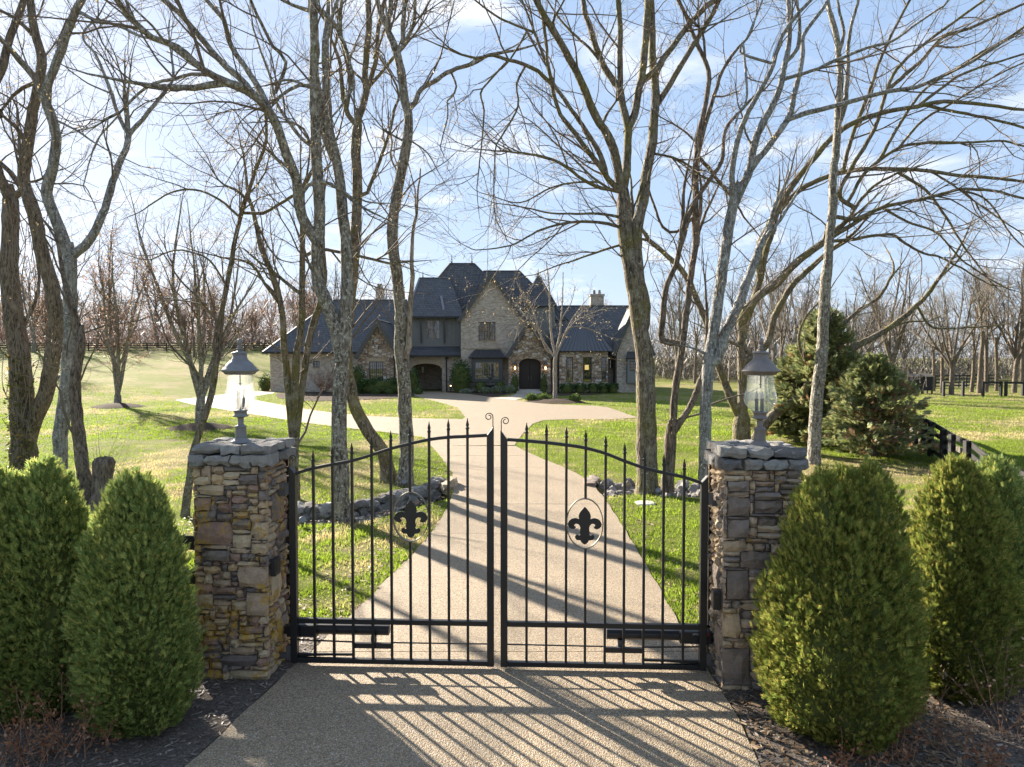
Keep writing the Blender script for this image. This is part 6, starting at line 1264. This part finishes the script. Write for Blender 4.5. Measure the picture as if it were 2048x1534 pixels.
vase_tree('lawn_tree', 'distant lawn tree in a mulch ring between the ivy trunk and the pale trunk', (*G(108, 774)[:2], 0.2), 12, 0.36, 103, 'bark_gray', 'twig_red', 5, 0.1, 0.2, 0.7, GL, tmin=0.013, leaf='leaf_dry', bud_size=0.12, cap=3500, lens=(2.2, 1.0, 0.5))
vase_tree('lawn_tree', 'distant lawn tree in a mulch ring at the left edge', (*G(5, 739)[:2], float(hgt(*G(5, 739)[:2]))), 13, 0.36, 104, 'bark_gray', 'twig_red', 5, 0.1, 0.22, 0.7, GL, tmin=0.015, leaf='leaf_dry', bud_size=0.14, cap=3500, lens=(2.2, 1.0, 0.5))
# birch before the house
bp = G(1113, 803); Yb = float(bp[1])
CRP[9] = (880, 500, 4.512)
traced_tree('multi stemmed pale birch in the mulch ring before the front door', [
    (9, [(1042,1360),(1042,1200),(1040,1050),(1045,960)], 12, 10.5, 0.0, 0.0), (9, [(1030,970),(960,860),(900,740),(860,600),(800,480),(740,380),(690,280)], 7, 2.2, -0.6, 1.3), (9, [(1040,960),(1010,760),(1000,600),(990,400),(970,200),(960,100)], 8, 2.4, 0.4, 1.2), (9, [(1050,940),(1080,780),(1100,600),(1105,400),(1110,200)], 6.5, 2, -0.4, 1.2),
    (9, [(1055,950),(1120,780),(1180,650),(1250,540),(1350,420)], 6, 1.8, 0.5, 1.3), (9, [(1020,950),(960,900),(880,720),(800,620)], 5, 1.5, 0.8, 1.2), (9, [(1090,800),(1180,700),(1300,700),(1450,750),(1600,820)], 3.5, 1.2, -0.8, 1.4), (9, [(920,760),(820,660),(700,690),(620,780)], 3, 1.2, -0.8, 1.4), (9, [(880,640),(760,540),(620,470)], 3, 1.2, -1, 1.4), (9, [(1100,620),(1180,480),(1220,330)], 3, 1.2, 0.5, 1.3), (9, [(1130,760),(1230,640),(1400,560),(1560,520)], 3, 1.2, 0.5, 1.3), (9, [(990,420),(930,300),(900,200)], 3, 1, 0.4, 1.3)], Yb, 'bark_peel', twig='twig_pale', seed=31, buds=0.5, wscale_=0.72, flare=1.2, extend=False, twig_min=0.011, dens=(1.7, 2.6, 3.0), lens=(1.6, 0.8, 0.4), bud_size=0.10, cap=5200)
# woods: a few prototypes, copied
def proto(seed, H, w, nstem, spread, twig, bark, leaf=None, leafn=0.0, cap=1600, th=0.22):
    o = vase_tree('woodland_tree', 'prototype', (0, 0, 0), H, spread, seed, bark, twig, nstem, th, w, leafn, None, tmin=0.022, lens=(2.6, 1.4, 0.7), dens=(1.1, 1.7, 1.5), cap=cap, leaf=leaf, bud_size=0.24); return o
PR = [proto(201, 17, 0.24, 5, 0.42, 'twig', 'bark_brown'), proto(202, 19, 0.28, 4, 0.30, 'twig', 'bark_gray'), proto(203, 15, 0.22, 6, 0.5, 'twig_pale', 'bark_brown'), proto(204, 14, 0.2, 6, 0.45, 'twig_red', 'bark_brown', 'leaf_dry', 1.1, 1400), proto(205, 18, 0.26, 5, 0.42, 'twig_red', 'bark_gray', 'leaf_dry', 0.7, 1500), proto(206, 18, 0.2, 2, 0.16, 'twig', 'bark_brown', None, 0, 1600, 0.42), proto(207, 16, 0.19, 3, 0.30, 'twig_pale', 'bark_brown', None, 0, 1600, 0.34)]
used = set(); rw = random.Random(9)
def wood(k, x, y, s, label, group):
    root = PR[k]
    if k in used: root = copy_tree(PR[k])
    used.add(k); root.location = (x, y, float(hgt(x, y))-0.1); root.scale = (s*rw.uniform(0.9, 1.1), s*rw.uniform(0.9, 1.1), s); root.rotation_euler = (0, 0, rw.uniform(0, 6.28)); root['label'] = label; root['group'] = group
THK = np.array([(0, -0.012, 0), (0, 0.012, 0), (0.5, 0.02, 0.06), (1, 0, 0.0), (0.5, -0.002, 0.06)])
def thicket(label, x0, x1, y0, y1, h, n, mat, seed, size=1.3):
    r = np.random.default_rng(seed); x = x0+(x1-x0)*r.random(n); y = y0+(y1-y0)*r.random(n); z = hgt(x, y)+h*(0.75+0.25*np.sin(x*0.31+seed)+0.2*np.sin(x*0.83))*r.random(n)**1.5; D = r.normal(size=(n, 3))*np.array((0.6, 0.6, 0.5))+np.array((0, 0, 0.8))
    V, Fc = inst_mesh(THK, [(0, 2, 3), (1, 0, 3)], np.stack([x, y, z], 1), frames(D, r.random(n)*6.28), size*(0.4+0.9*r.random(n))); o = link('undergrowth', np_mesh('undergrowth', V, Fc, 3), mat); tag(o, label, None, None, 'stuff')
MT['thick_r'] = m_leaf('russet_undergrowth', (0.12, 0.085, 0.07), (0.25, 0.175, 0.14), (0.36, 0.265, 0.215), 0.3, 0.3); MT['thick_g'] = m_leaf('gray_undergrowth', (0.085, 0.075, 0.065), (0.21, 0.185, 0.155), (0.32, 0.29, 0.24), 0.3, 0.2)
thicket('russet brush at the foot of the wood behind the left lawn', -125, -22, 114, 140, 8, 24000, MT['thick_r'], 1, 1.7)
thicket('gray brush in the wood behind the house', -30, 45, 100, 130, 8, 16000, MT['thick_g'], 2, 1.6); thicket('gray brush beyond the right pasture', 22, 125, 88, 125, 9, 30000, MT['thick_g'], 3, 1.6)
for i in range(30):                 # behind the left lawn, russet
    x = -118+i*3.6+rw.uniform(-2, 2); y = 118+rw.uniform(-8, 22)+max(0, x+30)*-0.15; wood(rw.choice((3, 3, 4, 4, 0, 5)), x, y, rw.uniform(0.6, 1.0), 'russet leaved tree in the wood behind the left lawn', 'wood behind the left lawn')
for i in range(26):                 # behind the house
    x = -46+i*4.4+rw.uniform(-2, 2); y = 100+rw.uniform(0, 26); wood(rw.choice((0, 1, 5, 6, 4)), x, y, rw.uniform(0.6, 0.9), 'bare tree in the wood behind the house', 'wood behind the house')
for i in range(22):                 # right, behind the pasture fences
    x = 26+i*4.6+rw.uniform(-2, 2); y = 74+rw.uniform(0, 40); wood(rw.choice((0, 6, 2, 5, 1, 6)), x, y, rw.uniform(0.8, 1.2), 'pale bare tree beyond the right pasture', 'trees beyond the right pasture')
for i, (px, Y, s) in enumerate(((1885, 62, 0.62), (1905, 60, 0.85), (1945, 64, 0.7), (1960, 62, 0.75), (1975, 64, 0.8), (1995, 66, 0.7), (2030, 63, 0.8), (1870, 66, 0.6), (1700, 52, 0.7), (1780, 58, 0.8), (1560, 60, 0.75), (1480, 74, 0.8), (1355, 82, 0.85), (1390, 85, 0.8))):
    wood((5, 2, 6, 5, 6, 5, 0, 6, 2, 0, 6, 5, 1, 6)[i], hx(px, Y), Y, s, 'pale bare tree along the pasture rails', 'trees along the pasture rails')
# evergreens
def cedar(label, base, H, R, n, seed, mat, lean=0.0, brown=0.0, sparse=1.0, size=0.34):
    r = np.random.default_rng(seed); o = thing('cedar_tree', label, 'tree', tuple(base), 0, 'evergreens behind the right pillar')
    nbr = int(34*R*sparse+20); bz = r.random(nbr)**1.1; ba = r.random(nbr)*6.28; bl = R*(1-bz)**0.7*(0.45+0.65*r.random(nbr)); bi = r.integers(0, nbr, n); u = r.random(n)**0.6
    th = ba[bi]+r.normal(0, 0.16, n); t = np.clip(bz[bi]+r.normal(0, 0.018, n)+0.05*u, 0, 1); rr = bl[bi]*u
    P = np.stack([rr*np.cos(th)+lean*t*H, rr*np.sin(th), 0.3+t*(H-0.3)+r.normal(0, 0.06, n)], 1); D = np.stack([np.cos(th)+r.normal(0, 0.45, n), np.sin(th)+r.normal(0, 0.45, n), 0.1+0.7*t+r.normal(0, 0.35, n)], 1); V, Fc = inst_mesh(SPRAY, SPRAY_F, P, frames(D, r.random(n)*3.14), size*(0.5+0.8*r.random(n)))
    nb = np.sin(th*1.0+1.9+seed)*0.5+0.5; isb = (r.random(n) < brown*1.6*(nb > 0.55)*(t < 0.75)); q = len(SPRAY_F); msk = np.repeat(isb, q)
    link('foliage', np_mesh('foliage', V, Fc[~msk], 3), mat, o)
    if brown > 0 and isb.any(): link('browned_foliage', np_mesh('browned_foliage', V, Fc[msk], 3), MT['cedar_brown'], o)
    tr = MB(); tr.tube([(0, 0, -0.2), (0, 0, H*0.4), (lean*H*0.7, 0, H*0.8)], [0.09*R, 0.06*R, 0.02], 8)
    for i in range(int(26*R)):
        z = H*(0.08+0.7*r.random()); a = r.random()*6.28; l = R*(1-z/H)**0.75*0.9; tr.tube([(lean*z, 0, z), (lean*z+l*math.cos(a)*0.5, l*math.sin(a)*0.5, z+0.1*l), (lean*z+l*math.cos(a), l*math.sin(a), z+0.35*l)], [0.022, 0.014, 0.006], 4)
    tr.build('trunk', MT['bark_brown'], o); return o
cedar('ragged young cedar with browned branches beside the board fence', G(1745, 918), 3.1, 2.1, 5200, 1, MT['cedar'], 0.02, 0.16, 1.1, 0.27)
cedar('large dark evergreen behind the right lamp', (hx(1625, 26), 25, 0), 4.7, 2.5, 6500, 2, MT['cedar'], 0.0, 0.05, 1.6, 0.34)
cedar('dense low evergreen just behind the straight dark trunk', (hx(1575, 27), 26, 0), 3.4, 1.7, 3600, 3, MT['cedar'], 0.0, 0.0, 1.4, 0.34)
# right board fence
def board_fence(label, pts, h, nb, mat, mat2, group=None, name='board_fence', bw=0.145):
    o = thing(name, label, 'fence', (*pts[0][:2], float(hgt(*pts[0][:2]))), 0, group); off = o.location
    zs = [float(hgt(p[0], p[1])) for p in pts]
    for p, z in zip(pts, zs):
        m = MB(off=off); m.box(p[0]-0.065, p[0]+0.065, p[1]-0.065, p[1]+0.065, z-0.3, z+h+0.05); m.build('post', MT[mat], o)
    for i in range(len(pts)-1):
        for k in range(nb):
            zz = 0.18+(h-0.22)*k/(nb-1); a, b = pts[i], pts[i+1]; d = unit(np.array((b[0]-a[0], b[1]-a[1], 0))); n_ = np.array((d[1], -d[0], 0)); n_ = n_ if n_[0] < 0 else -n_
            A = np.array((a[0], a[1], zs[i]+zz))+n_*-0.085; B = np.array((b[0], b[1], zs[i+1]+zz))+n_*-0.085; m = MB(off=off); m.bar(A, B, 0.028, bw); m.build('board', MT[mat2 if (i+k) % 3 == 0 else mat], o)
    return o
fp = [(16.6, 29.5), (15.9, 27.9), (15.2, 26.2), (14.6, 24.6), (14.0, 23.1), (13.3, 21.6), (12.75, 20.1), (12.1, 18.7), (11.45, 17.1), (10.75, 15.45), (10.07, 13.8), (9.4, 12.2), (8.75, 10.6), (8.1, 9.0)]
board_fence('near black board fence running from the cedar to the right edge', fp, 1.05, 4, 'fence', 'fence_worn')
bfL = [(-2.425-0.74-0.05+0.0, 7.05), (-5.2, 7.25), (-7.3, 7.45), (-9.4, 7.6)]
board_fence('black board fence behind the left arborvitae, joining the left pillar', bfL, 1.32, 4, 'fence', 'fence')
board_fence('far dark paddock fence under the bare trees at the right', [(hx(px, 72), 72+i*0.5) for i, px in enumerate(range(1840, 2080, 22))], 1.3, 4, 'fence', 'fence', 'paddock fences')
board_fence('long dark fence at the foot of the wood behind the left lawn', [(x, 112) for x in np.arange(-95, -24, 3.2)], 1.35, 4, 'fence', 'fence', 'paddock fences')
board_fence('white rail fence far behind the right pasture', [(hx(px, 120), 120) for px in range(1840, 1935, 14)], 1.5, 4, 'fence_white', 'fence_white')
for i, (px0, px1) in enumerate(((1889, 1928), (1968, 2004), (2014, 2048))):
    hr = thing('hitching_rail', ('left', 'middle', 'right')[i]+'most low dark rail on two posts at the pasture edge', 'rail', (hx(px0, 57), 57, 0), 0, 'rails at the pasture edge'); dx = hx(px1, 57)-hx(px0, 57)
    for q in (0, dx): m = MB(); m.box(q-0.09, q+0.09, -0.09, 0.09, -0.2, 1.25); m.build('post', MT['fence'], hr)
    if i: m = MB(); m.box(0.09, dx-0.09, -0.03, 0.03, 1.05, 1.22); m.build('rail', MT['fence'], hr)
for i, px in enumerate((1832, 1852)):
    b = thing('stock_feeder', ('left', 'right')[i]+' dark feeder box at the paddock fence', 'feeder', (hx(px, 61), 61, 0), 0, 'feeders at the paddock fence'); m = MB(); m.box(-0.45, 0.45, -0.4, 0.4, 0.3, 1.5); m.build('box', MT['fence'], b)
    for a in (-0.4, 0.4):
        for c in (-0.35, 0.35): m = MB(); m.box(a-0.05, a+0.05, c-0.05, c+0.05, -0.1, 0.299); m.build('leg', MT['fence'], b)
    m = MB(); m.prism([(-0.55, -0.5, 1.5), (0.55, -0.5, 1.5), (0.55, 0.5, 1.75), (-0.55, 0.5, 1.75)], (0, 0, 0.06)); m.build('lid', MT['fence_worn'], b)
# creek wall and rocks
def rock_mesh(r, sx_, sy_, sz_, sub=2):
    bm = bmesh.new(); bmesh.ops.create_icosphere(bm, subdivisions=sub, radius=1.0); s0 = r.uniform(0, 50)
    for v in bm.verts:
        c = v.co.copy(); k = 1+0.5*mnoise.noise(c*1.3+Vector((s0, 0, 0)))+0.14*mnoise.noise(c*2.7+Vector((0, s0, 0))); c = Vector([math.copysign(abs(q)**0.55, q) for q in c])
        v.co = Vector((c.x*sx_*k, c.y*sy_*k, c.z*sz_*k))
    me = bpy.data.meshes.new('rock'); bm.to_mesh(me); bm.free()
    return me
rk = random.Random(21)
cw = thing('creek_wall', 'low dry stone wall along the creek bank left of the drive', 'stone wall', (*CR_L[1][:2], -0.3)); o3 = np.array(cw.location)
seg = np.hypot(*np.diff(CR_L[:, :2], axis=0).T); cum = np.concatenate([[0], np.cumsum(seg)]); q = 0.0
for row in range(3):
    q = rk.uniform(0, 0.2)
    while q < cum[-1]-0.3:
        w = rk.uniform(0.13, 0.30); i = min(int(np.searchsorted(cum, q, side='right'))-1, len(seg)-1); f = (q-cum[i])/seg[i]; p = CR_L[i]*(1-f)+CR_L[i+1]*f
        me = rock_mesh(rk, w*0.70, rk.uniform(0.13, 0.2), rk.uniform(0.07, 0.12)); o = link('stone', me, MT['rock'], cw, (p[0]-o3[0], p[1]+0.33+0.06*row-o3[1], -0.20+0.15*row+rk.uniform(-0.03, 0.03)+0.3)); o.rotation_euler = (rk.uniform(-.3, .3), rk.uniform(-.3, .3), math.atan2(CR_L[i+1][1]-CR_L[i][1], CR_L[i+1][0]-CR_L[i][0])+rk.uniform(-.3, .3)); q += w*1.02
cb = thing('creek_bed', 'heap of pale rocks in the dry creek bed right of the drive', 'rocks', (*CR_R[2][:2], -0.2)); o3 = np.array(cb.location); RM = [rock_mesh(rk, *[rk.uniform(0.09, 0.19) for _ in range(3)]) for _ in range(12)]
seg = np.hypot(*np.diff(CR_R[:, :2], axis=0).T); cum = np.concatenate([[0], np.cumsum(seg)])
for i in range(190):
    q = rk.uniform(0.1, cum[-1]-0.1); k = min(int(np.searchsorted(cum, q, side='right'))-1, len(seg)-1); f = (q-cum[k])/seg[k]; p = CR_R[k]*(1-f)+CR_R[k+1]*f; x, y = p[0], p[1]+rk.gauss(0.12, 0.28); s = rk.uniform(0.4, 1.05)
    o = link('rock', rk.choice(RM), MT['rock'], cb, (x-o3[0], y-o3[1], float(hgt(x, y))+0.03+rk.uniform(0, 0.05)-o3[2])); o.scale = (s, s, s*0.8); o.rotation_euler = (rk.uniform(0, 6), rk.uniform(-.4, .4), rk.uniform(0, 6))
for lab, px, py, w, h in (('stone culvert headwall at the left edge of the drive', 899, 975, 0.13, 0.26), ('reddish culvert stone at the right edge of the drive', 1184, 966, 0.17, 0.15)):
    p = G(px, py); hwl = thing('culvert_headwall', lab, 'headwall', tuple(p)); 
    for j in range(3): o = link('stone', rock_mesh(rk, w*rk.uniform(0.7, 1), 0.28, h*0.5), MT['stone_r'], hwl, ((j-1)*w*0.5, (j-1)*0.28, h*0.3))
def spot(label, px, py, az, big=1.0):
    p = G(px, py); o = thing('landscape_spotlight', label, 'spotlight', (p[0], p[1], float(hgt(p[0], p[1]))), az, 'spotlights on the lawn'); m = MB(); m.tube([(0, 0, -0.05), (0, 0, 0.1)], 0.012, 8); m.build('stake', MT['steel'], o)
    m = MB(); m.lathe([(0.001, -0.05), (0.03, -0.05), (0.045, 0.0), (0.055, 0.075), (0.05, 0.08), (0.001, 0.07)], 14); h = m.build('lamp_head', MT['flash'] if big > 1 else MT['steel'], o, loc=(0, 0, 0.11)); h.rotation_euler = (0.9, 0, 0); h.scale = (big, big, big)
spot('small gray spotlight on the grass beside the hinge of the left gate leaf', 604, 1056, 0.5, 1.2); spot('gray spotlight at the right foot of the thick straight trunk', 708, 1050, -0.6); spot('pale spotlight at the foot of the lichen spotted tree', 808, 975, 0.2, 1.2); spot('white spotlight standing before the low creek wall', 718, 1030, 2.9, 1.3); spot('small spotlight at the right foot of the twin trunk tree', 1318, 990, -0.5, 1.2)
wc = thing('well_cover', 'flat pale round cover in the grass before the twin trunk tree', 'cover', tuple(G(1290, 1007))); m = MB(); m.lathe([(0.001, 0.03), (0.20, 0.03), (0.23, 0.02), (0.23, -0.05)], 24); m.build('lid', MT['concrete'], wc); wc.location.z = float(hgt(wc.location.x, wc.location.y))
# dried flower stalks in the beds
def dried(label, px, py, n, H, seed, spreadr=0.25, leaf='rust_leaf', z0=0):
    p = G(px, py); o = thing('dried_perennial', label, 'plant', (p[0], p[1], 0.01), 0, 'dried perennials in the mulch beds'); tg = TreeGen(seed, levels=2, lens=(0.3, 0.16, 0.1), dens=(4, 7, 5), buds=0, twig_min=0.0022, wob=0.2); r = tg.r; LP = []
    for i in range(n):
        a = r.random()*6.28; P, Rr = shoot(r, np.array((r.normal(0, 0.09), r.normal(0, 0.09), 0)), np.array((spreadr*2*math.cos(a), spreadr*2*math.sin(a), 1.0)), H*r.uniform(0.6, 1.1), 0.0045, 0.002, 7, 0.14, 0.03); tg.twig.add(P, Rr, 4); tg.sprout(P, Rr, 1, 0.3)
        for j in range(int(r.integers(14, 34))): LP.append(P[int(r.integers(2, 8))]+r.normal(0, 0.035, 3))
    tg.twig.build('stems', MT['rust_twig'], o, (0, 0, 0)); LP = np.array(LP); V, Fc = inst_mesh(LEAF, LEAF_F, LP, frames(r.normal(size=LP.shape), r.random(len(LP))*6), 0.030*(0.5+r.random(len(LP)))); link('dry_leaves', np_mesh('dry_leaves', V, Fc, 4), MT[leaf], o); return o
dried('reddish dried stalks at the bottom left corner', 45, 1530, 15, 0.55, 1); dried('reddish dried stalks right of the corner clump, before the left arborvitae', 125, 1520, 13, 0.5, 2); dried('low dried stalks between the two left arborvitae', 200, 1490, 8, 0.35, 3)
dried('pale dried stalks at the left edge before the cut off arborvitae', -20, 1470, 9, 0.6, 4, leaf='litter'); dried('rust dried stalks before the broad golden arborvitae', 1800, 1530, 9, 0.42, 5); dried('tall dried flower stalks before the second right arborvitae', 1885, 1500, 8, 0.6, 6, leaf='litter'); dried('bright rust dried stalks at the bottom right', 1960, 1545, 11, 0.4, 7); dried('brown dried flower heads at the right edge', 2035, 1470, 14, 0.8, 8, leaf='litter'); dried('rust dried stalks at the bottom edge below the golden arborvitae', 1700, 1550, 7, 0.3, 9)
